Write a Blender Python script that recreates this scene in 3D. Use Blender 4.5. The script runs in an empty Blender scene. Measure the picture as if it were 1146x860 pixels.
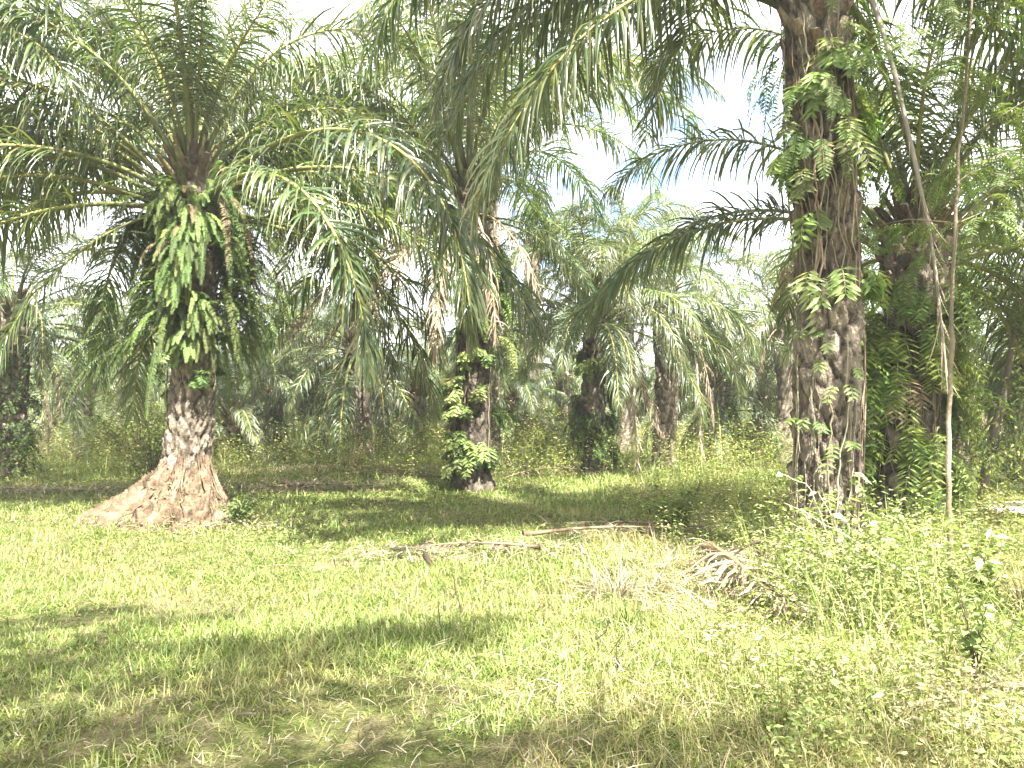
import bpy, math, random
import numpy as np
from mathutils import Vector

R = math.radians
rng = np.random.default_rng(7)
scene = bpy.context.scene
COL = scene.collection

# ------------------------------------------------------------------ camera
F_PX, CX, HY, CAM_Z = 861.0, 573.0, 465.0, 1.6


def at(px, py, D):
    """point at depth D that the photograph shows at (px, py)"""
    return ((px - CX) / F_PX * D, D, CAM_Z + (HY - py) / F_PX * D)


cam_d = bpy.data.cameras.new('camera')
cam = bpy.data.objects.new('camera', cam_d)
COL.objects.link(cam)
cam.location = (0, 0, CAM_Z)
cam.rotation_euler = (R(90 + 2.33), 0, 0)
cam_d.sensor_width = 36
cam_d.lens = F_PX / 1146 * 36
cam_d.clip_end = 2000
scene.camera = cam

# ------------------------------------------------------------------ helpers


def vnoise(x, y, s=1.0, seed=0):
    x = np.asarray(x, float) * s
    y = np.asarray(y, float) * s
    xi, yi = np.floor(x).astype(np.int64), np.floor(y).astype(np.int64)
    xf, yf = x - xi, y - yi
    xf, yf = xf * xf * (3 - 2 * xf), yf * yf * (3 - 2 * yf)

    def h(a, b):
        n = (a * 374761393 + b * 668265263 + seed * 1442695041) & 0x7fffffff
        n = ((n ^ (n >> 13)) * 1274126177) & 0x7fffffff
        n = n ^ (n >> 16)
        return (n & 0xffff) / 65535.0
    return (h(xi, yi) * (1 - xf) + h(xi + 1, yi) * xf) * (1 - yf) + (h(xi, yi + 1) * (1 - xf) + h(xi + 1, yi + 1) * xf) * yf


def fbm(x, y, s=1.0, seed=0):
    return (vnoise(x, y, s, seed) + .5 * vnoise(x, y, s * 2.1, seed + 5) + .25 * vnoise(x, y, s * 4.3, seed + 9)) / 1.75


def gh(x, y):
    """height of the ground"""
    x = np.asarray(x, float); y = np.asarray(y, float)
    near = np.exp(-((x / 45) ** 2 + (y / 45) ** 2))
    return near * (0.22 * (fbm(x + 31, y + 17, .22, 3) - .5) + .07 * (vnoise(x, y, .9, 8) - .5)) + .02 * (vnoise(x, y, 3.1, 4) - .5) * near


def nrm(v):
    return v / np.maximum(np.linalg.norm(v, axis=-1, keepdims=True), 1e-9)


class MB:
    def __init__(self):
        self.v, self.c, self.f, self.m, self.n = [], [], [], [], 0

    def add(self, v, f, col=(1, 1, 1), mat=0):
        v = np.asarray(v, float).reshape(-1, 3)
        f = np.asarray(f, np.int64)
        col = np.asarray(col, float)
        if col.ndim == 1:
            col = np.broadcast_to(col, (len(v), 3))
        self.v.append(v); self.c.append(col)
        self.f.append(f + self.n); self.m.append(np.full(len(f), mat, np.int32))
        self.n += len(v)

    def mesh(self, name, mats, smooth=True):
        me = bpy.data.meshes.new(name)
        v = np.concatenate(self.v); c = np.concatenate(self.c)
        me.vertices.add(len(v)); me.vertices.foreach_set('co', v.astype(np.float32).ravel())
        tot = np.concatenate([np.full(len(f), f.shape[1], np.int32) for f in self.f])
        loops = np.concatenate([f.ravel() for f in self.f]).astype(np.int32)
        st = np.zeros(len(tot), np.int32); st[1:] = np.cumsum(tot)[:-1]
        me.loops.add(len(loops)); me.loops.foreach_set('vertex_index', loops)
        me.polygons.add(len(tot)); me.polygons.foreach_set('loop_start', st)
        me.polygons.foreach_set('loop_total', tot)
        me.polygons.foreach_set('material_index', np.concatenate(self.m))
        me.polygons.foreach_set('use_smooth', np.full(len(tot), smooth))
        a = me.color_attributes.new('col', 'FLOAT_COLOR', 'POINT')
        rgba = np.ones((len(v), 4), np.float32); rgba[:, :3] = c
        a.data.foreach_set('color', rgba.ravel())
        for m in mats:
            me.materials.append(m)
        me.update(calc_edges=True)
        return me

    def build(self, name, mats, parent=None, smooth=True):
        return link(name, self.mesh(name, mats, smooth), parent)


def link(name, data, parent=None):
    o = bpy.data.objects.new(name, data)
    COL.objects.link(o)
    if parent:
        o.parent = parent
    return o


def tag(o, label=None, cat=None, group=None, kind=None):
    if label: o['label'] = label
    if cat: o['category'] = cat
    if group: o['group'] = group
    if kind: o['kind'] = kind
    return o


def empty(name, loc):
    o = link(name, None)
    o.location = loc
    o.empty_display_size = .2
    return o


def tube(mb, pts, rad, sides=6, col=(1, 1, 1), mat=0, flat=1.0, caps=True):
    pts = np.asarray(pts, float)
    n = len(pts)
    rad = np.broadcast_to(np.asarray(rad, float), (n,))
    t = nrm(np.gradient(pts, axis=0))
    ref = np.array([0, 0, 1.0]) if abs(t[0, 2]) < .9 else np.array([1.0, 0, 0])
    b = nrm(np.cross(t, ref)); u = np.cross(b, t)
    a = np.arange(sides) / sides * 2 * np.pi
    ring = pts[:, None] + rad[:, None, None] * (np.cos(a)[None, :, None] * b[:, None] + flat * np.sin(a)[None, :, None] * u[:, None])
    i = np.arange(n - 1)[:, None] * sides; j = np.arange(sides)[None]
    k = (j + 1) % sides
    f = np.stack([i + j, i + k, i + sides + k, i + sides + j], -1).reshape(-1, 4)
    col = np.asarray(col, float)
    if col.ndim == 2:
        col = np.repeat(col, sides, 0)
    mb.add(ring.reshape(-1, 3), f, col, mat)
    if caps:
        cc = col if col.ndim == 1 else col[:sides]
        mb.add(ring[0], [np.arange(sides)[::-1]], cc, mat)
        cc = col if col.ndim == 1 else col[-sides:]
        mb.add(ring[-1], [np.arange(sides)], cc, mat)


def leaves(mb, P, D, N, L, W, col, droop=.15, mat=0):
    """many small folded leaves"""
    P = np.asarray(P, float).reshape(-1, 3); n = len(P)
    L = np.broadcast_to(np.asarray(L, float), (n,))[:, None]; W = np.broadcast_to(np.asarray(W, float), (n,))[:, None]
    D = nrm(D); S = nrm(np.cross(D, N)); N2 = np.cross(S, D)
    z = np.array([0, 0, 1.0])
    v = np.stack([P, P + D * .42 * L - N2 * W * .18 - z * droop * .2 * L, P + D * .38 * L + S * W * .5 + N2 * .1 * W - z * droop * .2 * L,
                  P + D * .38 * L - S * W * .5 + N2 * .1 * W - z * droop * .2 * L, P + D * L - z * droop * L], 1).reshape(-1, 3)
    i = np.arange(n)[:, None] * 5
    f = np.concatenate([i + np.array([[0, 3, 4, 1]]), i + np.array([[0, 1, 4, 2]])], 0)
    col = np.broadcast_to(np.asarray(col, float), (n, 3))
    mb.add(v, f, np.repeat(col, 5, 0), mat)


def blades(mb, P, H, W, az, lean, curl, col, tipcol=None, mat=0, segs=2):
    P = np.asarray(P, float); n = len(P)
    d = np.stack([np.cos(az), np.sin(az), np.zeros(n)], 1); s = np.stack([-np.sin(az), np.cos(az), np.zeros(n)], 1)
    tipcol = col if tipcol is None else tipcol
    vs, cs = [], []
    for k in range(segs + 1):
        t = k / segs
        ang = lean + curl * t
        off = (np.sin(ang) * H * t)[:, None] * d
        zz = (np.cos(ang) * H * t)
        p = P + off; p[:, 2] += zz
        w = (W * [1, .8, .1][k] if segs == 2 else W * (1 - .93 * t ** 1.6))[:, None]
        vs += [p - s * w / 2, p + s * w / 2]
        c = col * (1 - t) + tipcol * t
        cs += [c, c]
    q = 2 * (segs + 1)
    v = np.stack(vs, 1).reshape(-1, 3); c = np.stack(cs, 1).reshape(-1, 3)
    i = np.arange(n)[:, None] * q
    f = np.concatenate([i + np.array([[2 * k, 2 * k + 1, 2 * k + 3, 2 * k + 2]]) for k in range(segs)], 0)
    mb.add(v, f, c, mat)


def pal(n, cols, jit=.18, r=None):
    r = r or rng
    cols = np.asarray(cols, float)
    c = cols[r.integers(0, len(cols), n)]
    c = c * (1 + jit * (r.random((n, 1)) * 2 - 1)) * (1 + .08 * (r.random((n, 3)) * 2 - 1))
    return c

# ------------------------------------------------------------------ materials


def new_mat(name):
    m = bpy.data.materials.new(name); m.use_nodes = True
    nt = m.node_tree; nt.nodes.clear()
    out = nt.nodes.new('ShaderNodeOutputMaterial')
    return m, nt, out


def nd(nt, typ, **kw):
    n = nt.nodes.new(typ)
    for k, v in kw.items():
        if k.startswith('i_'):
            n.inputs[k[2:].replace('_', ' ')].default_value = v
        else:
            setattr(n, k, v)
    return n


def leaf_material(name, rough=.45, spec=.4, trans=.35, vary=.3, tcol=(1.08, 1.2, .5), hue=.004):
    m, nt, out = new_mat(name)
    L = nt.links.new
    at_ = nd(nt, 'ShaderNodeAttribute', attribute_name='col')
    oi = nd(nt, 'ShaderNodeObjectInfo')
    mr = nd(nt, 'ShaderNodeMapRange'); mr.inputs[3].default_value = 1 - vary; mr.inputs[4].default_value = 1 + vary
    L(oi.outputs['Random'], mr.inputs[0])
    hs = nd(nt, 'ShaderNodeHueSaturation')
    L(at_.outputs['Color'], hs.inputs['Color']); L(mr.outputs[0], hs.inputs['Value'])
    mh = nd(nt, 'ShaderNodeMapRange'); mh.inputs[3].default_value = .5 - hue * 2.5; mh.inputs[4].default_value = .5 + hue
    mm = nd(nt, 'ShaderNodeMath', operation='FRACT'); mx = nd(nt, 'ShaderNodeMath', operation='MULTIPLY'); mx.inputs[1].default_value = 7.31
    L(oi.outputs['Random'], mx.inputs[0]); L(mx.outputs[0], mm.inputs[0]); L(mm.outputs[0], mh.inputs[0]); L(mh.outputs[0], hs.inputs['Hue'])
    # fine streaks and blotches
    tc = nd(nt, 'ShaderNodeTexCoord')
    nz = nd(nt, 'ShaderNodeTexNoise'); nz.inputs['Scale'].default_value = 9; nz.inputs['Detail'].default_value = 3
    L(tc.outputs['Object'], nz.inputs['Vector'])
    mv = nd(nt, 'ShaderNodeMapRange'); mv.inputs[1].default_value = .3; mv.inputs[2].default_value = .7; mv.inputs[3].default_value = .75; mv.inputs[4].default_value = 1.25
    L(nz.outputs['Fac'], mv.inputs[0])
    ml = nd(nt, 'ShaderNodeVectorMath', operation='SCALE'); L(hs.outputs[0], ml.inputs[0]); L(mv.outputs[0], ml.inputs['Scale'])
    p = nd(nt, 'ShaderNodeBsdfPrincipled'); p.inputs['Roughness'].default_value = rough; p.inputs['Specular IOR Level'].default_value = spec
    L(ml.outputs[0], p.inputs['Base Color'])
    vm = nd(nt, 'ShaderNodeVectorMath', operation='MULTIPLY'); vm.inputs[1].default_value = tcol
    L(ml.outputs[0], vm.inputs[0])
    tr = nd(nt, 'ShaderNodeBsdfTranslucent'); L(vm.outputs[0], tr.inputs['Color'])
    mix = nd(nt, 'ShaderNodeMixShader'); mix.inputs[0].default_value = trans
    L(p.outputs[0], mix.inputs[1]); L(tr.outputs[0], mix.inputs[2]); L(mix.outputs[0], out.inputs['Surface'])
    return m


def rough_material(name, cols, scale=6, detail=6, rough=.9, bump=.5, bscale=None, stretch=(1, 1, 1), attr=False, spec=.2):
    m, nt, out = new_mat(name)
    L = nt.links.new
    tc = nd(nt, 'ShaderNodeTexCoord')
    mp = nd(nt, 'ShaderNodeMapping'); mp.inputs['Scale'].default_value = stretch
    L(tc.outputs['Object'], mp.inputs[0])
    nz = nd(nt, 'ShaderNodeTexNoise'); nz.inputs['Scale'].default_value = scale; nz.inputs['Detail'].default_value = detail; nz.inputs['Roughness'].default_value = .65
    L(mp.outputs[0], nz.inputs['Vector'])
    rp = nd(nt, 'ShaderNodeValToRGB')
    e = rp.color_ramp.elements
    n = len(cols)
    for i, c in enumerate(cols):
        pos = .3 + .4 * i / max(1, n - 1)
        if i < 2:
            e[i].position = pos; e[i].color = (*c, 1)
        else:
            x = e.new(pos); x.color = (*c, 1)
    L(nz.outputs['Fac'], rp.inputs[0])
    p = nd(nt, 'ShaderNodeBsdfPrincipled'); p.inputs['Roughness'].default_value = rough; p.inputs['Specular IOR Level'].default_value = spec
    if attr:
        a = nd(nt, 'ShaderNodeAttribute', attribute_name='col')
        vm = nd(nt, 'ShaderNodeVectorMath', operation='MULTIPLY')
        L(a.outputs['Color'], vm.inputs[0]); L(rp.outputs[0], vm.inputs[1]); L(vm.outputs[0], p.inputs['Base Color'])
    else:
        L(rp.outputs[0], p.inputs['Base Color'])
    nb = nd(nt, 'ShaderNodeTexNoise'); nb.inputs['Scale'].default_value = bscale or scale * 4; nb.inputs['Detail'].default_value = 8
    L(mp.outputs[0], nb.inputs['Vector'])
    bp = nd(nt, 'ShaderNodeBump'); bp.inputs['Strength'].default_value = bump; bp.inputs['Distance'].default_value = .03
    L(nb.outputs['Fac'], bp.inputs['Height']); L(bp.outputs[0], p.inputs['Normal'])
    L(p.outputs[0], out.inputs['Surface'])
    return m


M_LEAF = leaf_material('palm leaflet', rough=.35, spec=.7, trans=.36, hue=.012, tcol=(1.1, 1.25, .5))
M_DEAD = leaf_material('dry leaflet', rough=.75, spec=.2, trans=.2, tcol=(1.1, 1, .8))
M_GREEN = leaf_material('weed leaf', rough=.6, spec=.18, trans=.35, vary=.12)
M_GRASS = leaf_material('grass blade', rough=.55, spec=.3, trans=.35, vary=.05)
M_RACHIS = rough_material('frond stalk', [(.75, .75, .75), (1.05, 1.05, 1.05)], scale=5, rough=.6, bump=.15, attr=True)
M_BARK = rough_material('palm trunk bark', [(.38, .34, .3), (.95, .92, .9), (1.65, 1.6, 1.5)], scale=13, detail=11, rough=.95, bump=1, bscale=55, stretch=(1, 1, .6), attr=True)
M_SOIL = rough_material('root and soil mound', [(.04, .028, .018), (.12, .084, .052), (.23, .175, .115)], scale=5.5, detail=12, rough=1, bump=1, bscale=26)
M_TWIG = rough_material('twig bark', [(.7, .7, .7), (1.15, 1.1, 1.05)], scale=14, rough=.9, bump=.4, attr=True)
M_ROAD = rough_material('pale dirt road', [(.40, .34, .28), (.52, .46, .39), (.6, .54, .47)], scale=1.6, detail=9, rough=.95, bump=.35, bscale=18)


def ground_material():
    m, nt, out = new_mat('plantation ground')
    L = nt.links.new
    tc = nd(nt, 'ShaderNodeTexCoord')

    def noise(scale, detail=6, rough=.6):
        n = nd(nt, 'ShaderNodeTexNoise'); n.inputs['Scale'].default_value = scale; n.inputs['Detail'].default_value = detail
        n.inputs['Roughness'].default_value = rough
        L(tc.outputs['Object'], n.inputs['Vector']); return n

    def ramp(src, a, b, ca, cb):
        r = nd(nt, 'ShaderNodeValToRGB'); e = r.color_ramp.elements
        e[0].position = a; e[1].position = b; e[0].color = (*ca, 1); e[1].color = (*cb, 1)
        L(src.outputs['Fac'], r.inputs[0]); return r

    def mix(f, a, b):
        x = nd(nt, 'ShaderNodeMix', data_type='RGBA')
        L(f.outputs[0], x.inputs[0]); L(a, x.inputs[6]); L(b, x.inputs[7]); return x
    n1 = noise(.55); n2 = noise(7, 8); n3 = noise(2.1, 7); n4 = noise(40, 4)
    green = ramp(n2, .3, .7, (.05, .07, .018), (.13, .15, .04))
    straw = ramp(n4, .3, .7, (.15, .12, .06), (.27, .22, .12))
    soil = ramp(n2, .3, .7, (.14, .10, .065), (.26, .20, .135))
    f1 = ramp(n3, .42, .62, (0, 0, 0), (.75, .75, .75)); f2 = ramp(n1, .5, .68, (0, 0, 0), (.7, .7, .7))
    a = mix(f1, green.outputs[0], straw.outputs[0])
    b = mix(f2, a.outputs[2], soil.outputs[0])
    p = nd(nt, 'ShaderNodeBsdfPrincipled'); p.inputs['Roughness'].default_value = 1; p.inputs['Specular IOR Level'].default_value = .1
    n5 = noise(70, 5); fv = ramp(n5, .3, .7, (.5, .5, .5), (1.3, 1.3, 1.3)); mu = nd(nt, 'ShaderNodeVectorMath', operation='MULTIPLY'); L(b.outputs[2], mu.inputs[0]); L(fv.outputs[0], mu.inputs[1])
    L(mu.outputs[0], p.inputs['Base Color'])
    bp = nd(nt, 'ShaderNodeBump'); bp.inputs['Strength'].default_value = .8; bp.inputs['Distance'].default_value = .05
    L(n5.outputs['Fac'], bp.inputs['Height']); L(bp.outputs[0], p.inputs['Normal'])
    L(p.outputs[0], out.inputs['Surface'])
    return m


M_GROUND = ground_material()

# ------------------------------------------------------------------ the ground
MOUND = (-4.75, 12.0)


def axis(lo, hi, fine):
    a = [0.0]
    while a[-1] < hi:
        a.append(a[-1] + fine * max(1, (abs(a[-1]) / 12) ** 1.5))
    b = [0.0]
    while b[-1] < -lo:
        b.append(b[-1] + fine * max(1, (abs(b[-1]) / 12) ** 1.5))
    return np.array([-x for x in b[:0:-1]] + a)


gx, gy = axis(-900, 900, .22), axis(-300, 1500, .22)
X, Y = np.meshgrid(gx, gy)
mb = MB()
nx = len(gx)
ii = (np.arange(len(gy) - 1)[:, None] * nx + np.arange(nx - 1)[None]).ravel()
mb.add(np.stack([X, Y, gh(X, Y)], -1), np.stack([ii, ii + 1, ii + nx + 1, ii + nx], 1))
ground = tag(mb.build('ground', [M_GROUND]), kind='structure')

# ------------------------------------------------------------------ palm fronds
G_LEAF = np.array([[.074, .114, .038], [.094, .134, .044], [.120, .150, .052], [.058, .098, .036]])
G_DEAD = np.array([[.30, .24, .165], [.24, .19, .13], [.38, .32, .23], [.19, .14, .10]])


def frond_arrays(seed, e0, e1, p, dead=False, L=6.0, leafL=1.0, sag=.32, n=118, pet=.2, flat_on=None, yellow=0.0):
    r = np.random.default_rng(seed)
    mb = MB()
    K = 48
    s = np.linspace(0, 1, K)
    el = np.radians(e0 + (e1 - e0) * s ** p)
    yaw = np.radians(r.uniform(-24, 24)) * s ** 2
    t = np.stack([np.cos(el) * np.cos(yaw), np.cos(el) * np.sin(yaw), np.sin(el)], 1)
    pts = np.zeros((K, 3)); pts[1:] = np.cumsum((t[1:] + t[:-1]) / 2 * (L / (K - 1)), 0)
    if flat_on is not None:
        pts[:, 2] = np.maximum(pts[:, 2], .03)
    rad = .058 * (1 - s) ** 1.2 + .005 + .05 * np.exp(-s * 22)
    gcol = np.array([.30, .21, .125]) if dead else np.array([.155, .165, .055])
    ycol = np.array([.33, .25, .15]) if dead else np.array([.36, .30, .09])
    gcol = gcol * (.35 + .65 * np.clip(s[:, None] / .22, 0, 1))  # stalk base darkened: dark brown plus the crown heart's shade put into the colour
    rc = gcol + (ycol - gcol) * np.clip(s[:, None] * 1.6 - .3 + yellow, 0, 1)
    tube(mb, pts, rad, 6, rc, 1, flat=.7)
    # leaflets
    side = np.tile([1.0, -1.0], n); m = len(side)
    u = np.repeat(np.linspace(0, 1, n), 2) + r.uniform(-.4, .4, m) / n
    u = np.clip(u, 0, 1)
    sp = pet + (0.995 - pet) * u
    gaps = np.sin(u * r.uniform(18, 30) + side * 1.3 + r.uniform(0, 6)) > .93
    keep = (r.random(m) > (.38 if dead else .05)) & ~(gaps & (r.random(m) < .7))
    side, u, sp = side[keep], u[keep], sp[keep]; m = len(u)
    base = np.stack([np.interp(sp, s, pts[:, k]) for k in range(3)], 1)
    tt = nrm(np.stack([np.interp(sp, s, t[:, k]) for k in range(3)], 1))
    up = np.array([0, 0, 1.0])
    # the blade plane rolls a little along the stalk
    b = nrm(np.cross(np.broadcast_to(up, tt.shape) + .001, tt))
    hz = np.linalg.norm(tt[:, :2], axis=1)
    b = nrm(np.where(hz[:, None] < .15, np.array([[0, 1.0, 0]]), b))
    nn = np.cross(tt, b)
    roll = np.radians(r.uniform(-25, 25)) * u
    b, nn = b * np.cos(roll)[:, None] + nn * np.sin(roll)[:, None], nn * np.cos(roll)[:, None] - b * np.sin(roll)[:, None]
    a = np.radians(72 - 40 * u + r.normal(0, 11 if not dead else 20, m))
    phi = np.radians(np.array([34, 6, -16])[r.integers(0, 3, m)] + r.normal(0, 11 if not dead else 24, m))
    if dead:
        a *= .75; phi -= np.radians(18)
    d = nrm(np.cos(a)[:, None] * tt + np.sin(a)[:, None] * (side[:, None] * b * np.cos(phi)[:, None] + nn * np.sin(phi)[:, None]))
    ln = leafL * (.38 + .62 * np.sin(np.pi * np.clip(.12 + u * .80, 0, 1)) ** .8) * r.uniform(.85, 1.1, m)
    ln *= np.where(u > .9, 1 - (u - .9) * 4, 1)
    wd = .0185 * r.uniform(.85, 1.2, m) * np.clip(ln / leafL, .55, 1)
    wv = nrm(tt - np.sum(tt * d, 1, keepdims=True) * d)
    fv = np.cross(d, wv)
    tw = np.radians(r.normal(0, 22, m))[:, None]
    wv = wv * np.cos(tw) + fv * np.sin(tw)
    S = 5
    prof = [.55, 1, 1, .8, .5, .05]
    cols = pal(m, G_DEAD if dead else G_LEAF, .22, r)
    if not dead:
        yl = (r.random(m) < .05 + yellow * .5)
        cols[yl] = cols[yl] * .5 + np.array([.20, .18, .05]) * .5
    pos = base.copy(); vs, cs = [], []
    dd = d.copy()
    sg = sag * r.uniform(.5, 1.5, m)[:, None] * (1.25 - .5 * np.sin(u * 9 + seed))[:, None]
    for k in range(S + 1):
        f_ = nrm(np.cross(dd, wv)); w_ = nrm(wv - np.sum(wv * dd, 1, keepdims=True) * dd)
        w = (wd * prof[k])[:, None]
        c0 = pos - f_ * w * .35
        vs += [pos - w_ * w + f_ * w * .15, c0, pos + w_ * w + f_ * w * .15]
        c = cols.copy()
        if k >= S - 1 and not dead:
            c = c * .7 + np.array([.21, .18, .085]) * .3
        cs += [c, c, c]
        if k < S:
            dd = nrm(dd - np.array([0, 0, 1.0]) * sg * (.35 + k * .4) * (1 - .0 * dd))
            pos = pos + dd * (ln / S)[:, None]
            if flat_on is not None:
                lo = .015 + .05 * r.random(m)
                pos[:, 2] = np.maximum(pos[:, 2], lo)
    q = 3 * (S + 1)
    v = np.stack(vs, 1).reshape(-1, 3); c = np.stack(cs, 1).reshape(-1, 3)
    i = np.arange(m)[:, None] * q
    f = np.concatenate([i + np.array([[3 * k + h, 3 * k + h + 1, 3 * k + h + 4, 3 * k + h + 3]]) for k in range(S) for h in (0, 1)], 0)
    mb.add(v, f, c, 0)
    return mb


LEVELS = [(84, -12, 1.9), (75, -48, 1.7), (65, -64, 1.5), (54, -72, 1.35), (43, -74, 1.2), (32, -80, 1.1), (20, -84, 1.0), (6, -85, .9), (-10, -86, .8), (-28, -87, .7)]
LIB, LIB_MB = {}, {}
for li, (e0, e1, p) in enumerate(LEVELS):
    for v in range(3):
        k = frond_arrays(100 + li * 10 + v, e0, e1 + [0, 12, -4][v], p * [1, .85, 1.2][v], yellow=[0, .1, .3][v] * (li / 9), sag=.30 + .05 * v)
        LIB_MB[li, v] = k
        LIB[li, v] = k.mesh('frond', [M_LEAF, M_RACHIS])
DEADLIB = []
for v, (e0, e1, p) in enumerate([(-35, -84, .6), (-50, -89, .7), (-15, -86, .55), (-60, -86, .8)]):
    DEADLIB.append(frond_arrays(300 + v, e0, e1, p, dead=True, L=4.8, leafL=.7, sag=.4, n=70))
DEADMESH = [d.mesh('dead_frond', [M_DEAD, M_RACHIS]) for d in DEADLIB]


def rot(roll, pitch, yaw):
    cr, sr, cp, sp, cy, sy = math.cos(roll), math.sin(roll), math.cos(pitch), math.sin(pitch), math.cos(yaw), math.sin(yaw)
    Rx = np.array([[1, 0, 0], [0, cr, -sr], [0, sr, cr]]); Ry = np.array([[cp, 0, sp], [0, 1, 0], [-sp, 0, cp]]); Rz = np.array([[cy, -sy, 0], [sy, cy, 0], [0, 0, 1]])
    return Rz @ Ry @ Rx


def trunk_mb(H, r0, seed, lean=(0, 0), sides=64, per_m=26, flare=.28, stub_from=None, dark=1.0, fine=True):
    """trunk with spiral rows of old leaf bases; returns builder and a function giving centre and radius at a height"""
    r = np.random.default_rng(seed)
    nz = max(10, int(H * per_m))
    z = np.linspace(-.25, H, nz); th = np.arange(sides) / sides * 2 * np.pi
    T, Z = np.meshgrid(th, z)
    zc = np.clip(z, 0, None)

    def centre(h):
        h = np.asarray(h, float); f = np.clip(h / H, 0, 1)
        return lean[0] * f ** 1.3 + .04 * np.sin(h * 1.3 + seed), lean[1] * f ** 1.3 + .04 * np.cos(h * 1.1 + seed)

    def radius(h):
        h = np.clip(np.asarray(h, float), 0, None)
        return r0 * (1 + flare * np.exp(-h / .35) + .16 * np.clip((h - (H - 1.3)) / 1.0, 0, 1) + .05 * np.sin(h * 2.3 + seed))
    # irregular plates: old leaf bases set in a loose spiral
    nu = 9
    ct, st = np.cos(T) * 3, np.sin(T) * 3
    U = T / (2 * np.pi) * nu + Z * .8 + .5 * (fbm(ct + Z, st - Z, .8, seed + 2) - .5)
    V = Z / .27 + 1.0 * (fbm(ct - Z * .7, st + Z * .6, .9, seed + 1) - .5)
    ui, vi = np.floor(U), np.floor(V)
    F1 = np.full(U.shape, 9.0); F2 = F1.copy(); hsh = np.zeros(U.shape); tilt = np.zeros(U.shape)
    wrap = np.round(T / (2 * np.pi) * nu)
    for du in (-1, 0, 1):
        for dv in (-1, 0, 1):
            a, b = ui + du, vi + dv
            h1 = np.modf(np.abs(np.sin(np.mod(a, nu) * 127.1 + b * 311.7 + seed) * 43758.5453))[0]
            h2 = np.modf(np.abs(np.sin(np.mod(a, nu) * 269.5 + b * 183.3 + seed) * 43758.5453))[0]
            pu, pv = a + .5 + .42 * (b % 2 - .5) + .5 * (h1 - .5), b + .5 + .7 * (h2 - .5)
            d = np.abs(U - pu) * 1.0 + .55 * np.abs(V - pv) + .45 * np.hypot(U - pu, V - pv)
            near = d < F1
            F2 = np.where(near, F1, np.minimum(F2, d)); hsh = np.where(near, np.modf(h1 * 7.3 + h2 * 3.1)[0], hsh); tilt = np.where(near, V - pv, tilt); F1 = np.where(near, d, F1)
    edge = F2 - F1
    rough = (fbm(ct + Z * 2.3, st - Z * 1.9, 1.7, seed) - .5) * .09 + (fbm(ct * 3 + Z * 4, st * 3 - Z * 6, 2, seed + 3) - .5) * .05 + (vnoise(ct * 9, st * 9 + Z * 8, 1.5, seed + 6) - .5) * .018
    fibre = (vnoise(ct * 14, st * 14 + Z * 3, 1.2, seed + 7) - .5) * .022 + (vnoise(ct * 22 + Z * 9, st * 22 - Z * 17, 1.0, seed + 8) - .5) * .022
    disp = .058 * np.clip(edge * 2.4, 0, 1) ** .55 * (.15 + hsh) + .034 * np.clip(tilt, -.7, .7) * (hsh > .3) + rough + fibre
    deep = np.clip(edge * 2.6, 0, 1)
    hl = vnoise(ct, Z * 1.3, 1.3, seed + 20)
    rr = radius(Z) + disp - .045
    cx_, cy_ = centre(Z)
    v = np.stack([cx_ + rr * np.cos(T), cy_ + rr * np.sin(T), Z], -1)
    # bark colour: grey weathered plates, darker brown towards the gaps between them
    base = np.array([.055, .042, .032]); plate = np.array([.235, .20, .158])
    w = np.clip(deep * (.3 + .8 * hsh) * (.5 + hl) + (fibre * 9), 0, 1)[..., None]
    moss = (np.clip(fbm(ct - Z, st + Z, .9, seed + 40) - .55, 0, 1) * 3)[..., None]
    c = (base * (1 - w) + plate * w)
    c = c * (1 - moss * .5) + np.array([.09, .11, .05]) * moss * .5
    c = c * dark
    i = np.arange(nz - 1)[:, None] * sides; j = np.arange(sides)[None]; k = (j + 1) % sides
    mb = MB()
    mb.add(v.reshape(-1, 3), np.stack([i + j, i + k, i + sides + k, i + sides + j], -1).reshape(-1, 4), c.reshape(-1, 3))
    top = v[-1]; mb.add(np.concatenate([top, [[*centre(H), H + .15]]]), [[a, (a + 1) % sides, sides] for a in range(sides)], np.array([.12, .09, .06]))
    hz_ = np.linspace(H - .15, H + .75, 12); hr = np.interp(hz_, [H - .15, H + .1, H + .4, H + .75], [r0 * 1.05, r0 * 1.0, r0 * .6, .05])
    c_H = centre(H)
    tube(mb, np.stack([np.full(12, c_H[0]), np.full(12, c_H[1]), hz_], 1), hr, 14, np.array([.085, .07, .045]))
    for q in range(30):
        a = q * 2.39996; f_ = q / 29; h = H + .5 - .6 * f_; o = np.array([math.cos(a), math.sin(a), 0])
        b0 = np.array([float(c_H[0]), float(c_H[1]), h]) + o * np.interp(h, hz_, hr) * .8; tl = R(78 - 45 * f_)
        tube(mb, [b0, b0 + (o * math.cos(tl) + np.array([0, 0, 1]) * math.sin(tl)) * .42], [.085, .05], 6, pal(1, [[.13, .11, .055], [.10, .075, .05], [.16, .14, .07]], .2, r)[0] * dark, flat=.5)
    # cut leaf stalks that still stand out below the crown
    lo = H - 1.5 if stub_from is None else stub_from
    ns = int((H - lo) * 26)
    for q in range(ns):
        h = lo + (H - lo) * (q + .5) / ns
        a = q * 2.39996 + r.uniform(-.15, .15)
        cx1, cy1 = centre(h); rd = radius(h) - .03
        o = np.array([math.cos(a), math.sin(a), 0])
        p0 = np.array([cx1, cy1, h]) + o * (rd - .05)
        ln = r.uniform(.12, .34) * (.6 + .6 * (h - lo) / (H - lo)); tilt = R(r.uniform(35, 62))
        p1 = p0 + (o * math.cos(tilt) + np.array([0, 0, 1]) * math.sin(tilt)) * ln
        cc = pal(1, [[.16, .115, .08], [.25, .20, .15], [.12, .085, .06]], .2, r)[0] * dark
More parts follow.
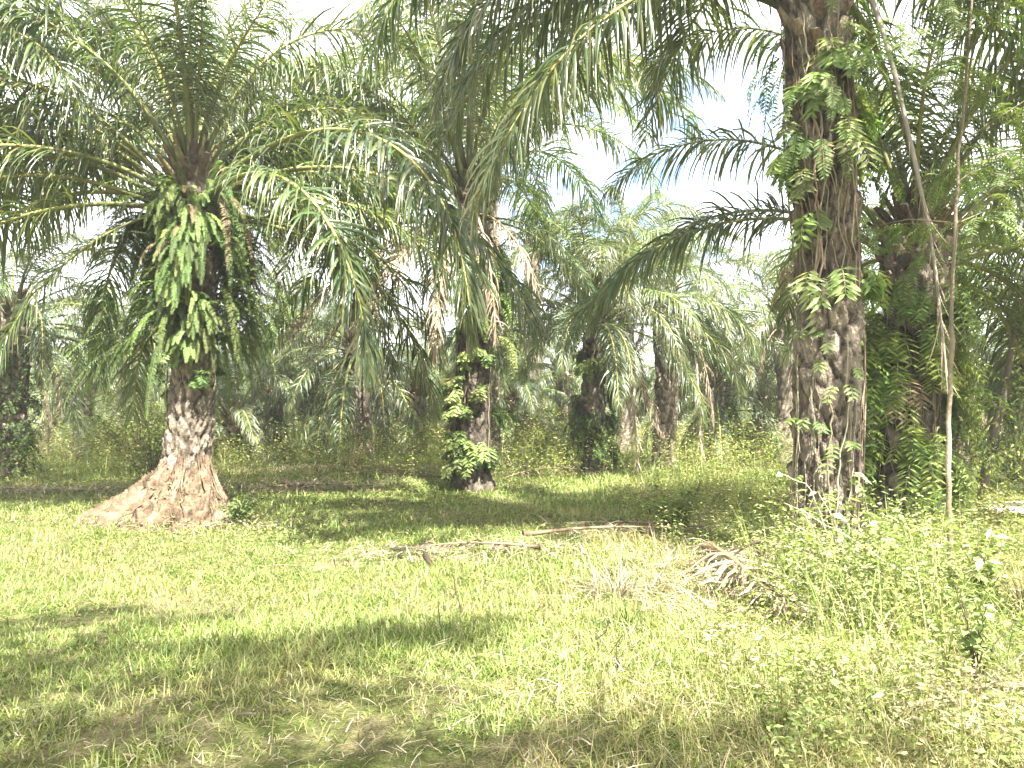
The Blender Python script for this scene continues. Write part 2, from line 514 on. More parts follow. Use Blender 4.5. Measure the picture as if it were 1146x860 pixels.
        tube(mb, [p0 - o * .02, (p0 + p1) / 2 + o * .02, p1], [.10, .075, .05], 5, cc, 0, flat=.5)
    return mb, centre, radius


def palm(label, x, y, H, r0=.36, scale=1.0, n=36, seed=1, lean=(0, 0), dead=3, extra=(), group=None, skip=(), detail=1, yaw0=None, dark=1.0, stub_from=None, elev=(84, -22), base_z=None, droop=0, avoid=None, avoid2=None):
    r = np.random.default_rng(seed)
    z0 = float(gh(x, y)) if base_z is None else base_z
    root = tag(empty('palm_tree', (x, y, z0)), label, 'palm tree', group)
    tm, centre, radius = trunk_mb(H, r0, seed, lean, sides=[28, 64, 120][detail], per_m=[12, 26, 46][detail], dark=dark, stub_from=stub_from)
    tm.build('trunk', [M_BARK], root)
    cx_, cy_ = (float(q) for q in centre(H))
    yaw0 = r.uniform(0, 6.28) if yaw0 is None else yaw0
    for i in range(n):
        if i in skip:
            continue
        f = i / max(1, n - 1)
        e = elev[0] + (elev[1] - elev[0]) * f ** .9 + r.uniform(-6, 6)
        li = int(np.argmin([abs(e - l[0]) for l in LEVELS]))
        yaw = yaw0 + i * 2.39996 + r.uniform(-.18, .18)
        if any(q and e < q[2] and q[0] < (math.degrees(yaw) % 360) < q[1] for q in (avoid, avoid2)):
            continue
        place_frond(root, cx_, cy_, H, li, int(r.integers(0, 3)), yaw, scale * r.uniform(.88, 1.06) * (1 - .25 * (f < .1)), f, r0, LEVELS[li][0] - e + droop, r.uniform(-8, 8))
    for (kind, yaw_d, sc, f, pit) in extra:
        if kind == 'dead':
            o = link('dead_frond', DEADMESH[int(f)], root)
            o.location = (cx_ + math.cos(R(yaw_d)) * r0 * .9, cy_ + math.sin(R(yaw_d)) * r0 * .9, H - .35)
            o.rotation_euler = (0, R(pit), R(yaw_d)); o.scale = (sc,) * 3
        else:
            place_frond(root, cx_, cy_, H, kind[0], kind[1], R(yaw_d), sc, f, r0, pit, 0)
    for i in range(dead):
        yaw = r.uniform(0, 6.28)
        o = link('dead_frond', DEADMESH[int(r.integers(0, 4))], root)
        o.location = (cx_ + math.cos(yaw) * r0 * .9, cy_ + math.sin(yaw) * r0 * .9, H - r.uniform(.25, .7))
        o.rotation_euler = (0, R(r.uniform(-6, 6)), yaw)
        o.scale = (scale * r.uniform(.4, .8),) * 3
    return root, centre, radius


def place_frond(root, cx_, cy_, H, li, v, yaw, sc, f, r0, pitch, roll):
    o = link('frond', LIB[li, v], root)
    rad = (.05 + r0 * .95 * f)
    o.location = (cx_ + math.cos(yaw) * rad, cy_ + math.sin(yaw) * rad, H + .28 - .75 * f)
    o.rotation_euler = (R(roll), R(pitch), yaw)
    o.scale = (sc,) * 3
    return o


def pp(px, py, D):
    return at(px, py, D)[0], D


# ---- the near palms
P = {}
P['mound'] = palm('oil palm standing on a bare reddish root mound with ferns hanging round its neck', *pp(212, 0, 12.0), 4.75, .33, 1.0, 48, 11, lean=(.0, .1), dead=0,
                  extra=[((5, 0), -31, 1.16, .7, 0), ((5, 1), -16, 1.1, .75, 3), ((6, 0), -44, 1.0, .85, 0), ((8, 1), 200, .6, .95, 0), ((5, 0), 188, 1.0, .8, -6), ((4, 2), 172, 1.0, .7, -4), ((3, 0), 200, 1.0, .6, 0), ((6, 2), 196, .95, .9, -6), ((0, 1), -75, .7, .1, 0), ((1, 2), -60, .62, .1, 0)], detail=2, base_z=.45, dark=1.1, elev=(84, 8), avoid=(215, 355, 68))
P['creeper'] = palm('tall thick oil palm with creepers up its grey plated trunk and crown out of sight', *pp(927, 0, 7.9), 6.5, .315, 1.0, 42, 23, lean=(.0, .1), dead=0,
                    extra=[((5, 0), 187, .80, .8, 0), ((5, 2), 174, .82, .7, 0), ((5, 1), 180, .74, .7, 3), ((7, 1), 200, .8, .8, 0), ((5, 1), 160, .85, .6, 0), ((6, 2), 183, .6, .6, 0), ((4, 0), 192, .8, .6, 0), ((5, 0), -8, .8, .7, 0), ((6, 1), 50, 1, .7, 0), ((6, 0), 10, .95, .8, 0), ((7, 2), -12, .8, .8, 0), ((5, 1), 28, 1, .7, 0)], detail=2, stub_from=5.0, elev=(84, 46), avoid=(200, 312, 60))
P['vine'] = palm('oil palm wrapped in dense green leafy vines behind the tall creeper trunk', *pp(1008, 0, 10.3), 3.9, .34, .95, 34, 31, lean=(.28, .05), dead=0,
                 extra=[((5, 1), 179, .86, .7, -6), ((5, 0), 174, .82, .7, -10), ((2, 1), 168, .82, .6, 0), ((5, 1), 12, .9, .7, -10), ((4, 2), -8, .9, .6, -6), ((6, 1), 30, .9, .8, 0)], elev=(84, 14), detail=2, dark=.85, avoid=(100, 335, 72))
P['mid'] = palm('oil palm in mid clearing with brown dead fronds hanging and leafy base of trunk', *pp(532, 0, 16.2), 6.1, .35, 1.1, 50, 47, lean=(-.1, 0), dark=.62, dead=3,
                extra=[('dead', -110, .75, 0, 0), ('dead', -50, .6, 2, -14), ('dead', 215, .8, 2, -10), ('dead', 175, .7, 2, -22), ((3, 1), 190, 1, .6, 0), ((4, 0), 215, 1, .6, 0), ((2, 1), 180, 1, .4, 0), ('dead', 195, 1.0, 0, -26), ('dead', 165, .85, 1, -32), ('dead', 232, .85, 0, -20), ('dead', 182, .8, 2, -12), ((7, 0), 20, .62, .9, 0), ((7, 1), -15, .55, .9, 0)], elev=(84, 27), avoid=(225, 360, 62), avoid2=(0, 60, 58))
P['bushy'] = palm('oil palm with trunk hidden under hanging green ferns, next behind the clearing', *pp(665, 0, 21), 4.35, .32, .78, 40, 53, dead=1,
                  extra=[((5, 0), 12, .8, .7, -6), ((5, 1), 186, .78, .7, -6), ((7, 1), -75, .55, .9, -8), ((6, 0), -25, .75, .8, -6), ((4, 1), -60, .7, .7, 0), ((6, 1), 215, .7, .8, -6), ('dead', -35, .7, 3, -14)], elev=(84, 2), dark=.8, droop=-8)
# ---- the rows behind
back = [
    ('oil palm with bare brown trunk and grey dead fronds hanging beside the ferny palm', 744, 23.5, 5.5, .38, .85, 32, 5, [('dead', -150, 1.0, 1, 0), ('dead', -30, 1.1, 1, 0), ('dead', -80, .8, 3, 0), ('dead', 190, .9, 3, 0)]),
    ('small oil palm with a pale dead frond stalk standing against its trunk', 628, 31, 3.6, .36, .85, 32, 6, [('dead', -90, .8, 3, 0), ('dead', 190, .6, 2, 0)]),
    ('low oil palm with dark spiky fruit crown and ferny trunk', 803, 27, 2.7, .36, .92, 32, 7, [((6, 0), 5, .95, .8, -6)]),
    ('short oil palm with broad fronds on yellow stalks hanging over a dry tuft', 406, 25, 3.9, .36, .9, 30, 8, [((8, 1), -90, .86, .9, 6), ((9, 0), -112, .72, .9, 0), ((8, 2), -60, .72, .9, 0), ((9, 1), -130, .66, .9, 0), ((8, 1), -40, .7, .9, 0)]),
    ('squat oil palm with reddish crown and leafy trunk left of the mid clearing palm', 462, 29, 2.3, .38, .75, 30, 9, [('dead', -20, .6, 0, 0)]),
    ('stooping oil palm with a grey green frond trailing to the undergrowth', 308, 28, 2.5, .36, .9, 28, 10, [((7, 0), 215, .9, .9, 0), ((9, 0), 250, .8, .9, 0)]),
    ('small bright oil palm rising from undergrowth, left of the mound palm', 94, 27, 2.2, .3, .75, 30, 12, []),
    ('dark trunked oil palm smothered in creeper at the left edge', 12, 20, 4.1, .40, .98, 34, 13, [((6, 1), 10, 1.0, .7, 0), ((5, 2), -20, 1.0, .7, 0)]),
    ('tall oil palm whose crown shows against the sky gap, behind the ferny palm', 700, 33, 8.6, .38, 1.05, 34, 14, []),
    ('oil palm with pale arching fronds half hidden by the tall creeper trunk', 880, 25, 5.0, .38, 1.0, 34, 15, []),
    ('oil palm with comb like hanging fronds at the right edge above the road', 1185, 15, 4.3, .36, .95, 32, 16, [((5, 0), 182, 1.0, .7, -6), ((7, 0), 190, .95, .8, 0)]),
    ('oil palm half hidden behind the mound palm, low crown in yellow bushes', 165, 33, 4.6, .36, .9, 30, 17, []),
    ('tall oil palm with high crown behind the mid clearing palm', 600, 36, 9.4, .38, 1.05, 34, 18, []),
    ('slim grey trunked oil palm just left of the short yellow stalked palm', 352, 31, 4.2, .30, .9, 30, 19, []),
    ('tall oil palm straight behind the mounded palm, its high crown filling the sky', 222, 21, 8.9, .36, 1.12, 27, 41, [((3, 0), -20, 1.1, .5, 0), ((3, 1), 10, 1.1, .5, 0), ((4, 1), 30, 1.1, .5, 0), ((4, 0), 160, 1.1, .5, 0)]),
    ('very tall oil palm straight behind the mid clearing palm', 545, 24, 10.6, .36, 1.12, 28, 42, []),
    ('oil palm beyond the left edge reaching long fronds over the clearing', -170, 12.5, 7.0, .36, 1.05, 30, 43, [((3, 0), 0, 1.05, .6, 0), ((3, 1), 15, 1.1, .6, 0), ((2, 0), -14, 1.05, .6, 0)]),
    ('low young oil palm just right of the mounded trunk, fronds touching the undergrowth', 262, 25, 1.3, .28, .85, 30, 21, []),
    ('low oil palm in the gap just right of the mid clearing trunk', 578, 30, 2.0, .3, .85, 30, 22, [('dead', -70, .6, 3, -10)]),
    ('low oil palm with arching pale fronds just left of the tall creeper trunk', 848, 29, 2.1, .3, .95, 32, 23, []),
    ('low young oil palm between the left edge trunk and the small bright palm', 52, 31, 1.6, .3, .85, 30, 24, []),
    ('low spreading oil palm between the stooping palm and the yellow stalked palm', 350, 27, 1.7, .3, .85, 30, 25, []),
    ('oil palm behind the vine wrapped trunk with fronds lying low to the right', 1068, 19, 3.0, .34, .9, 30, 20, []),
]
for (lab, px, D, H, r0, sc, n, seed, ex) in back:
    ex = [(k_, a_, sc_ * (.78 if seed < 41 and seed not in (16, 8) else 1), f_, p_) for (k_, a_, sc_, f_, p_) in ex]
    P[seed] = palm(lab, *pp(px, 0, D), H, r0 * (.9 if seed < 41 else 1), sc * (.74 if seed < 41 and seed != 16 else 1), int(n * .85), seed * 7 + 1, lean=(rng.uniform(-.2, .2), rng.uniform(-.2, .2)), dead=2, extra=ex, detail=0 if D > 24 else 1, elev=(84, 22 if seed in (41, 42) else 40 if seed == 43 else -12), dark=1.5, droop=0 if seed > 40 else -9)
# palm behind the photographer whose crown shades the near grass
P['behind'] = palm('oil palm standing behind the viewpoint whose crown shades the near grass', -.9, -3.0, 8.2, .36, .98, 34, 77, dead=0, detail=0, elev=(84, 15))
P['beside'] = palm('oil palm out to the left of the viewpoint, shading the near corner', -6.8, -3.2, 7.6, .36, .95, 34, 78, dead=0, detail=0, elev=(84, 15))

# ---- distant palms: one shared trunk mesh and crown mesh per shape
FAR = []
for v in range(4):
    r = np.random.default_rng(900 + v)
    H = [4.2, 5.4, 3.2, 6.6][v]
    tm, _, _ = trunk_mb(H, .36, 900 + v, sides=18, per_m=7, dark=.9)
    cm = MB()
    for i in range(27):
        f = i / 26
        e = 84 - 104 * f + r.uniform(-6, 6)
        li = int(np.argmin([abs(e - l[0]) for l in LEVELS])); src = LIB_MB[li, int(r.integers(0, 3))]
        yaw = i * 2.39996 + r.uniform(-.2, .2); M_ = rot(0, 0, yaw) * r.uniform(.88, 1.05)
        off = np.array([math.cos(yaw) * .36 * f, math.sin(yaw) * .36 * f, H + .28 - .75 * f])
        br = r.uniform(1.0, 1.5)
        for vv, ff, cc, mm, in zip(src.v, src.f, src.c, src.m):
            pass
        base_n = cm.n
        allv = np.concatenate(src.v) @ M_.T + off; allc = np.concatenate(src.c) * br
        cm.v.append(allv); cm.c.append(allc)
        for ff, mm in zip(src.f, src.m):
            cm.f.append(ff + base_n); cm.m.append(mm)
        cm.n += len(allv)
    FAR.append((tm.mesh('trunk', [M_BARK]), cm.mesh('crown', [M_LEAF, M_RACHIS])))
r = np.random.default_rng(5)
k = 0
for row in range(9):
    D0 = 36 + row * 7.0 + (row > 4) * (row - 4) * 2
    nn_ = int(D0 * .8 * 2 / 13) + 1
    for c in range(nn_):
        x = (c - (nn_ - 1) / 2 + (row % 2) * .5) * 13 + r.uniform(-1.8, 1.8); D = D0 + r.uniform(-1.8, 1.8)
        px = CX + x / D * F_PX
        if D < 40 and any(abs(px - q) < 45 for q in (744, 628, 700, 600, 352, 165)):
            continue
        v = int(r.integers(0, 4))
        if 640 < px < 900 and v == 3: v = 0
        root = tag(empty('palm_tree', (x, D, float(gh(x, D)))), 'distant oil palm deep among the back rows of the plantation', 'palm tree', 'distant palms in the back rows')
        t_ = link('trunk', FAR[v][0], root); c_ = link('crown', FAR[v][1], root)
        root.rotation_euler = (0, 0, r.uniform(0, 6.28)); s_ = r.uniform(.72, .95); root.scale = (s_, s_, s_)
        k += 1

# ------------------------------------------------------------------ root mound of the first palm
mb = MB()
sd, rg = 160, 70
th = np.arange(sd) / sd * 2 * np.pi
t = np.linspace(0, 1, rg)
T, S_ = np.meshgrid(th, t)
ext = .58 + .82 * np.clip(np.cos(T - np.pi * 1.06), 0, 1) ** 2 + .5 * np.clip(np.cos(T + np.pi / 2), 0, 1) + .22 * (vnoise(np.cos(T) * 4, np.sin(T) * 4, 1, 71) - .5)
rad = .27 + (ext - .05) * S_ ** 1.25
ridge = .5 + .5 * np.sin(T * 7 + 2 * vnoise(np.cos(T) * 3, S_ * 3, 1, 5))
rad = rad * (1 + .11 * (ridge - .5) * np.sin(np.pi * S_) ** .5)
hh = .98 * (1 - S_) ** 1.55
nzv = (fbm(np.cos(T) * 4 + 9, np.sin(T) * 4 + S_ * 5, 1.6, 12) - .5) * .30 + (fbm(np.cos(T) * 11, np.sin(T) * 11 + S_ * 13, 1.5, 13) - .5) * .2 + (vnoise(np.cos(T) * 26, np.sin(T) * 26 + S_ * 30, 1, 14) - .5) * .07
hh = hh + nzv * np.sin(np.pi * np.clip(S_ * .95 + .04, 0, 1)) - .08 * S_ ** 6
rad = rad + nzv * .5
v = np.stack([rad * np.cos(T), rad * np.sin(T), hh - .45], -1)
i = np.arange(rg - 1)[:, None] * sd; j = np.arange(sd)[None]; k2 = (j + 1) % sd
mb.add(v.reshape(-1, 3), np.stack([i + j, i + sd + j, i + sd + k2, i + k2], -1).reshape(-1, 4))
rts = np.random.default_rng(3)
for q in range(34):   # exposed roots running down the mound
    a = rts.uniform(0, 6.28); e_ = .58 + .82 * max(0, math.cos(a - math.pi * 1.06)) ** 2 + .5 * max(0, math.cos(a + math.pi / 2))
    ss = np.linspace(.0, rts.uniform(.5, .95), 12); aa = a + np.cumsum(rts.normal(0, .035, 12))
    rr_ = .29 + (e_ - .05) * ss ** 1.25
    pts = np.stack([rr_ * np.cos(aa), rr_ * np.sin(aa),   .98 * (1 - ss) ** 1.55 - .44 + .02 * np.sin(ss * 9)], 1)
    tube(mb, pts, np.linspace(.022, .006, 12) * rts.uniform(.3, 1.3), 5)
mound = mb.build('root_mound', [M_SOIL], P['mound'][0])

# ------------------------------------------------------------------ ferns and creepers on the trunks
C_FERN = [[.11, .17, .045], [.14, .20, .055], [.085, .14, .04], [.18, .24, .075]]
C_VINE = [[.12, .18, .05], [.16, .22, .065], [.085, .14, .04], [.20, .26, .09]]


def sprays(mb, P0, D0, L, pinnae, pl, pw, sag, cols, r, steps=None, taper=True):
    """fern fronds: F fronds, each with pairs of leaflets along a drooping midrib"""
    F = len(P0); K = pinnae
    d = nrm(D0); p = P0.copy(); step = (L / K)[:, None]
    fc = pal(F, cols, .2, r)
    path = [p.copy()]
    for k in range(K):
        d = nrm(d - np.array([0, 0, 1.0]) * sag[:, None] * (1.5 / K) * (1 + k / K * 1.5))
        p = p + d * step
        path.append(p.copy())
        b = np.cross(d, np.array([0, 0, 1.0])) + 1e-3; b = nrm(b); n_ = np.cross(b, d)
        if k < K * .12: continue
        prof = math.sin(math.pi * (.15 + .8 * k / K)) ** .7 if taper else (1 if k < K - 1 else .8)
        for s in (1, -1):
            dirv = d * .4 + s * b + n_ * r.uniform(-.25, .15, (F, 1)) + r.normal(0, .1, (F, 3))
            leaves(mb, p, dirv, n_ + r.normal(0, .25, (F, 3)), pl * prof * r.uniform(.8, 1.15, F), pw * r.uniform(.85, 1.15, F), fc * r.uniform(.85, 1.15, (F, 1)), .25)
    # midribs as slim ribbons
    pa = np.stack(path, 1)
    w = .004
    side = nrm(np.cross(pa[:, -1] - pa[:, 0], np.array([0, 0, 1.0])) + 1e-3)[:, None] * w
    v = np.stack([pa - side, pa + side], 2)
    n2 = (K + 1) * 2
    i = np.arange(F)[:, None, None] * n2 + np.arange(K)[None, :, None] * 2
    f = (i + np.array([0, 1, 3, 2])).reshape(-1, 4)
    mb.add(v.reshape(-1, 3), f, np.array([.12, .13, .05]))


def trunk_points(key, F, zlo, zhi, r, th=None, out=.02):
    root, cen, rad = P[key]
    z = r.uniform(zlo, zhi, F); a = r.uniform(0, 2 * np.pi, F) if th is None else r.uniform(th[0], th[1], F)
    cx_, cy_ = cen(z); rd = rad(z) + out
    o = np.stack([np.cos(a), np.sin(a), np.zeros(F)], 1)
    return np.stack([cx_, cy_, z], 1) + o * rd[:, None] + np.array(root.location), o


def stems(mb, key, n, zlo, zhi, r, col=(.16, .13, .08), th=(math.pi, 2 * math.pi)):
    root, cen, rad = P[key]
    for _ in range(n):
        z = np.linspace(r.uniform(zlo, zlo + .4), r.uniform(zhi - .8, zhi), 18)
        a = r.uniform(*th) + np.cumsum(r.normal(0, .07, 18))
        cx_, cy_ = cen(z); rd = rad(z) + .035
        tube(mb, np.stack([cx_ + rd * np.cos(a), cy_ + rd * np.sin(a), z], 1) + np.array(root.location), r.uniform(.004, .011), 5, pal(1, [col, (.25, .21, .15)], .2, r)[0], 1)


def fern(name, label, cat, key, F, zlo, zhi, L, pinnae, pl, pw, sag, cols, seed, th=None, up=(.2, 1.0), nstem=0, group=None, tufts=0, front=1.0):
    r = np.random.default_rng(seed); mb = MB()
    if tufts:   # separate plants rooted between the old leaf stubs, of different size and colour
        c0, c_o = trunk_points(key, tufts, zlo, zhi, r, th)
        which = r.integers(0, tufts, F)
        p0 = c0[which] + r.normal(0, .05, (F, 3)); o = c_o[which]
        size = r.uniform(.5, 1.1, tufts); size = size * np.where(c_o[:, 1] < -.75, front, 1)
        Ls = r.uniform(L[0], L[1], F) * size[which]
        d = o * 1.1 + np.array([0, 0, 1.0]) * r.uniform(up[0], up[1], (F, 1)) + r.normal(0, .42, (F, 3))
        tone = pal(tufts, cols, .25, r)
        for t in range(tufts):
            m = which == t
            if m.any():
                sprays(mb, p0[m], d[m], Ls[m], pinnae, pl * (.7 + .5 * size[t]), pw * (.8 + .3 * size[t]), r.uniform(.7 * sag, 1.3 * sag, m.sum()), [tone[t], tone[t] * 1.15, tone[t] * .9] if t % 17 != 5 else [[.24, .18, .10], tone[t]], r)
    else:
        p0, o = trunk_points(key, F, zlo, zhi, r, th)
        d = o + np.array([0, 0, 1.0]) * r.uniform(up[0], up[1], (F, 1)) + r.normal(0, .3, (F, 3))
        sprays(mb, p0, d, r.uniform(L[0], L[1], F), pinnae, pl, pw, r.uniform(.7 * sag, 1.3 * sag, F), cols, r)
    if nstem:
        stems(mb, key, nstem, zlo - .2, zhi + .1, r)
    return tag(mb.build(name, [M_GREEN, M_TWIG]), label, cat, group)


# neck of the mound palm: a heavy skirt of ferns
fern('fern_clump', 'heavy skirt of bright green ferns round the neck of the mounded palm', 'fern', 'mound', 900, 2.2, 4.6, (1.0, 2.0), 54, .066, .017, 1.0, [[.11, .165, .05], [.14, .20, .06], [.085, .135, .042]], 61, up=(.0, 1.0), tufts=60, front=.55)
fern('climbing_vine', 'thin leafy creeper on the lower trunk beneath the fern skirt', 'vine', 'mound', 90, 1.5, 3.4, (.15, .5), 7, .11, .038, .8, C_VINE, 62, nstem=8, tufts=16)
fern('fern_clump', 'light green ferns high on the tall grey plated trunk', 'fern', 'creeper', 90, 3.9, 6.3, (.35, .75), 18, .085, .022, 1.3, [[.16, .22, .07], [.12, .18, .05], [.20, .26, .10]], 63, up=(-.1, .7), nstem=6, th=(math.pi * .9, math.pi * 2.25), tufts=22)
fern('climbing_vine', 'sparse pale leaved creeper with bare stems on the tall grey plated trunk', 'vine', 'creeper', 100, 2.9, 5.4, (.18, .5), 6, .155, .044, 1.1, [[.22, .29, .10], [.17, .24, .07], [.28, .33, .15]], 64, up=(-.3, .5), nstem=20, th=(math.pi * .95, math.pi * 2.2), tufts=26)
fern('climbing_vine', 'low wiry creeper round the foot of the tall grey plated trunk', 'vine', 'creeper', 45, .1, 2.4, (.12, .35), 5, .09, .035, .9, C_VINE, 65, nstem=18, th=(math.pi * .9, math.pi * 2.1))
fern('climbing_vine', 'dense narrow leaved green vine wrapping the trunk behind the tall creeper trunk', 'vine', 'vine', 760, .6, 3.1, (.35, .95), 8, .16, .03, .95, [[.15, .20, .04], [.19, .23, .06], [.12, .17, .035]], 66, up=(-.2, .8), nstem=10, tufts=52, front=.9)
fern('fern_clump', 'ragged ferns under the crown of the vine wrapped palm', 'fern', 'vine', 60, 2.9, 3.7, (.4, .8), 14, .10, .026, 1.2, C_FERN, 67)
fern('climbing_vine', 'leafy creeper round the lower trunk of the mid clearing palm', 'vine', 'mid', 260, .35, 3.0, (.15, .42), 5, .13, .06, .9, C_VINE + [[.22, .28, .10]], 68, nstem=8, th=(math.pi * .75, math.pi * 1.8), tufts=30)
fern('fern_clump', 'feathery ferns hanging on the right of the mid clearing palm trunk', 'fern', 'mid', 230, 1.6, 5.2, (.6, 1.2), 18, .11, .028, 1.3, C_FERN, 69, th=(-math.pi * .45, math.pi * .75), tufts=18)
fern('fern_clump', 'long green ferns hanging over the whole trunk behind the clearing', 'fern', 'bushy', 520, .5, 4.0, (.35, .85), 14, .12, .034, 1.4, C_FERN, 70, tufts=44, front=1.05)
fern('climbing_vine', 'dark green creeper smothering the trunk at the left edge', 'vine', 13, 260, .3, 3.6, (.25, .6), 7, .14, .06, 1.0, [[.06, .1, .03], [.08, .13, .04], [.13, .18, .06]], 71)
fern('fern_clump', 'ferns on the low palm with the dark spiky crown', 'fern', 7, 120, .6, 2.3, (.4, .9), 12, .13, .036, 1.2, C_FERN, 72)
fern('fern_clump', 'leafy ferns on the trunk of the squat reddish crowned palm', 'fern', 9, 120, .6, 2.0, (.4, .8), 10, .15, .05, 1.2, C_VINE, 73)
fern('fern_clump', 'dull ferns on the trunk with the pale dead frond stalk', 'fern', 6, 130, .5, 3.1, (.4, .9), 12, .14, .04, 1.3, C_FERN, 74)
fern('fern_clump', 'ferns on the small bright palm in the left undergrowth', 'fern', 12, 60, .5, 1.9, (.3, .6), 8, .13, .045, 1.2, C_VINE, 75)

# ------------------------------------------------------------------ grass
def wedge(n, dlo, dhi, power, r, half=.86):
    u = r.random(n)
    e = 1 - power + 1
    D = (dlo ** e + u * (dhi ** e - dlo ** e)) ** (1 / e)
    a = r.uniform(-half, half, n)
    return D * np.tan(a) * .92, D


TR = [(P[k][0].location[0], P[k][0].location[1]) for k in P]


def mound_z(x, y):
    dx, dy = x - P['mound'][0].location[0], y - P['mound'][0].location[1]
    T = np.arctan2(dy, dx); q = np.hypot(dx, dy)
    e_ = .58 + .82 * np.clip(np.cos(T - np.pi * 1.06), 0, 1) ** 2 + .5 * np.clip(np.cos(T + np.pi / 2), 0, 1) + .22 * (vnoise(np.cos(T) * 4, np.sin(T) * 4, 1, 71) - .5)
    S_ = np.clip((q - .27) / (e_ - .05), 0, 1) ** .8
    return np.where(q < .27 + e_ - .05, np.maximum(gh(x, y), .98 * (1 - S_) ** 1.55 - .03), gh(x, y)), S_


def clear(x, y):
    ok = np.ones(len(x), bool)
    for tx, ty in TR:
        ok &= (x - tx) ** 2 + (y - ty) ** 2 > .40 ** 2
    ok &= mound_z(x, y)[1] > .62 + .7 * (vnoise(x, y, 4.5, 66) - .5)
    ok &= ~((x > 6.6) & (np.abs(y - 13.3 - .04 * (x - 7)) < 1.05))
    return ok


r = np.random.default_rng(40)
N = 430000
x, y = wedge(N, 2.4, 46, 1.3, r)
x2, y2 = wedge(80000, 2.5, 6, .8, r); x, y = np.concatenate([x, x2]), np.concatenate([y, y2]); N = len(x)
dens = fbm(x, y, .9, 21); bare = fbm(x, y, 1.7, 33)
soil = np.clip((4.6 - y) / .8, 0, 1) * np.clip(1.1 - x * .35, .2, 1)
keep = clear(x, y) & (r.random(N) < np.clip(.45 + 1.1 * (dens - .3), .15, 1)) & (r.random(N) > soil * np.clip((bare - .33) * 4.5, 0, .93))
x, y = x[keep], y[keep]; n = len(x); D = y
tall = fbm(x, y, .55, 50)
h = (.055 + .13 * np.clip(tall - .3, 0, 1) * 1.6) * r.uniform(.6, 1.5, n) * (1 + np.clip((D - 8) / 25, 0, .8))
h *= np.where(y < 4.6, .75, 1)
w = .0062 * r.uniform(.7, 1.5, n) * np.clip(D / 5, .8, 5) ** .75
c = pal(n, [[.14, .215, .045], [.18, .25, .06], [.10, .17, .04], [.24, .29, .085], [.085, .14, .032], [.30, .29, .15]], .28, r)
dryn = np.clip(fbm(x, y, .7, 61) * 2.2 - 1.05 + (y < 4.6) * .25, 0, .8)[:, None]
c = c * (1 - dryn * .6) + np.array([.28, .225, .115]) * dryn * .6
mb = MB()
blades(mb, np.stack([x, y, mound_z(x, y)[0] - .005], 1), h, w, r.uniform(0, 6.28, n), r.uniform(.05, .8, n), r.uniform(.1, 1.2, n), c * [1.1, 1.03, 1], c * .8 + np.array([.30, .28, .10]) * .2)
n = 5200; a = r.uniform(0, 6.28, n); q = r.uniform(.5, 2.0, n); mx0, my0 = P['mound'][0].location[0], P['mound'][0].location[1]
x, y = mx0 + np.cos(a) * q, my0 + np.sin(a) * q; zz, S_ = mound_z(x, y); ok = (S_ > .72 + .25 * r.random(n) ** 2) & (S_ < 1.01) & (fbm(x, y, 2.5, 140) > .38); x, y, zz = x[ok], y[ok], zz[ok]; n = len(x)
blades(mb, np.stack([x, y, zz - .01], 1), r.uniform(.06, .22, n), .010 * r.uniform(.7, 1.4, n), r.uniform(0, 6.28, n), r.uniform(0, .8, n), r.uniform(.1, 1.2, n), pal(n, [[.15, .2, .045], [.2, .24, .07], [.28, .25, .13]], .25, r))
tag(mb.build('grass', [M_GRASS]), 'short mown grass covering the plantation clearing', 'grass', kind='stuff')

# broad leaved low ground cover among the grass
mb = MB(); N = 60000
x, y = wedge(N, 3, 26, 1.2, r)
keep = clear(x, y) & (fbm(x, y, .8, 71) > .47) & (r.random(N) < np.clip((y - 3.2) / 1.5, .1, 1)); x, y = x[keep], y[keep]; n = len(x)
a = r.uniform(0, 6.28, n)
leaves(mb, np.stack([x, y, gh(x, y) + r.uniform(.01, .08, n)], 1), np.stack([np.cos(a), np.sin(a), r.uniform(.1, .9, n)], 1), np.array([0, 0, 1.0]) + r.normal(0, .3, (n, 3)),
       r.uniform(.02, .045, n) * np.clip(y / 7, .8, 2.2), r.uniform(.012, .025, n) * np.clip(y / 7, .8, 2.2), pal(n, [[.12, .17, .04], [.17, .21, .055], [.22, .24, .07], [.09, .14, .035]], .2, r))
mx0, my0 = P['mound'][0].location[0], P['mound'][0].location[1]
n = 900; a = r.uniform(0, 6.28, n); q = r.uniform(.45, 1.6, n); x, y = mx0 + np.cos(a) * q, my0 + np.sin(a) * q
ok = (fbm(x, y, 3.0, 77) > .52) & (y < my0 + .2); x, y = x[ok], y[ok]; n = len(x); a = r.uniform(0, 6.28, n)
leaves(mb, np.stack([x, y, mound_z(x, y)[0] + r.uniform(.0, .10, n)], 1), np.stack([np.cos(a), np.sin(a) - .5, r.uniform(.1, .9, n)], 1), np.array([0, -.3, 1.0]) + r.normal(0, .3, (n, 3)), r.uniform(.04, .08, n), r.uniform(.025, .045, n), pal(n, [[.13, .18, .05], [.18, .22, .07], [.25, .21, .12]], .2, r))
tag(mb.build('ground_cover', [M_GREEN]), 'small broad leaved creepers mixed through the clearing grass', 'ground cover', kind='stuff')

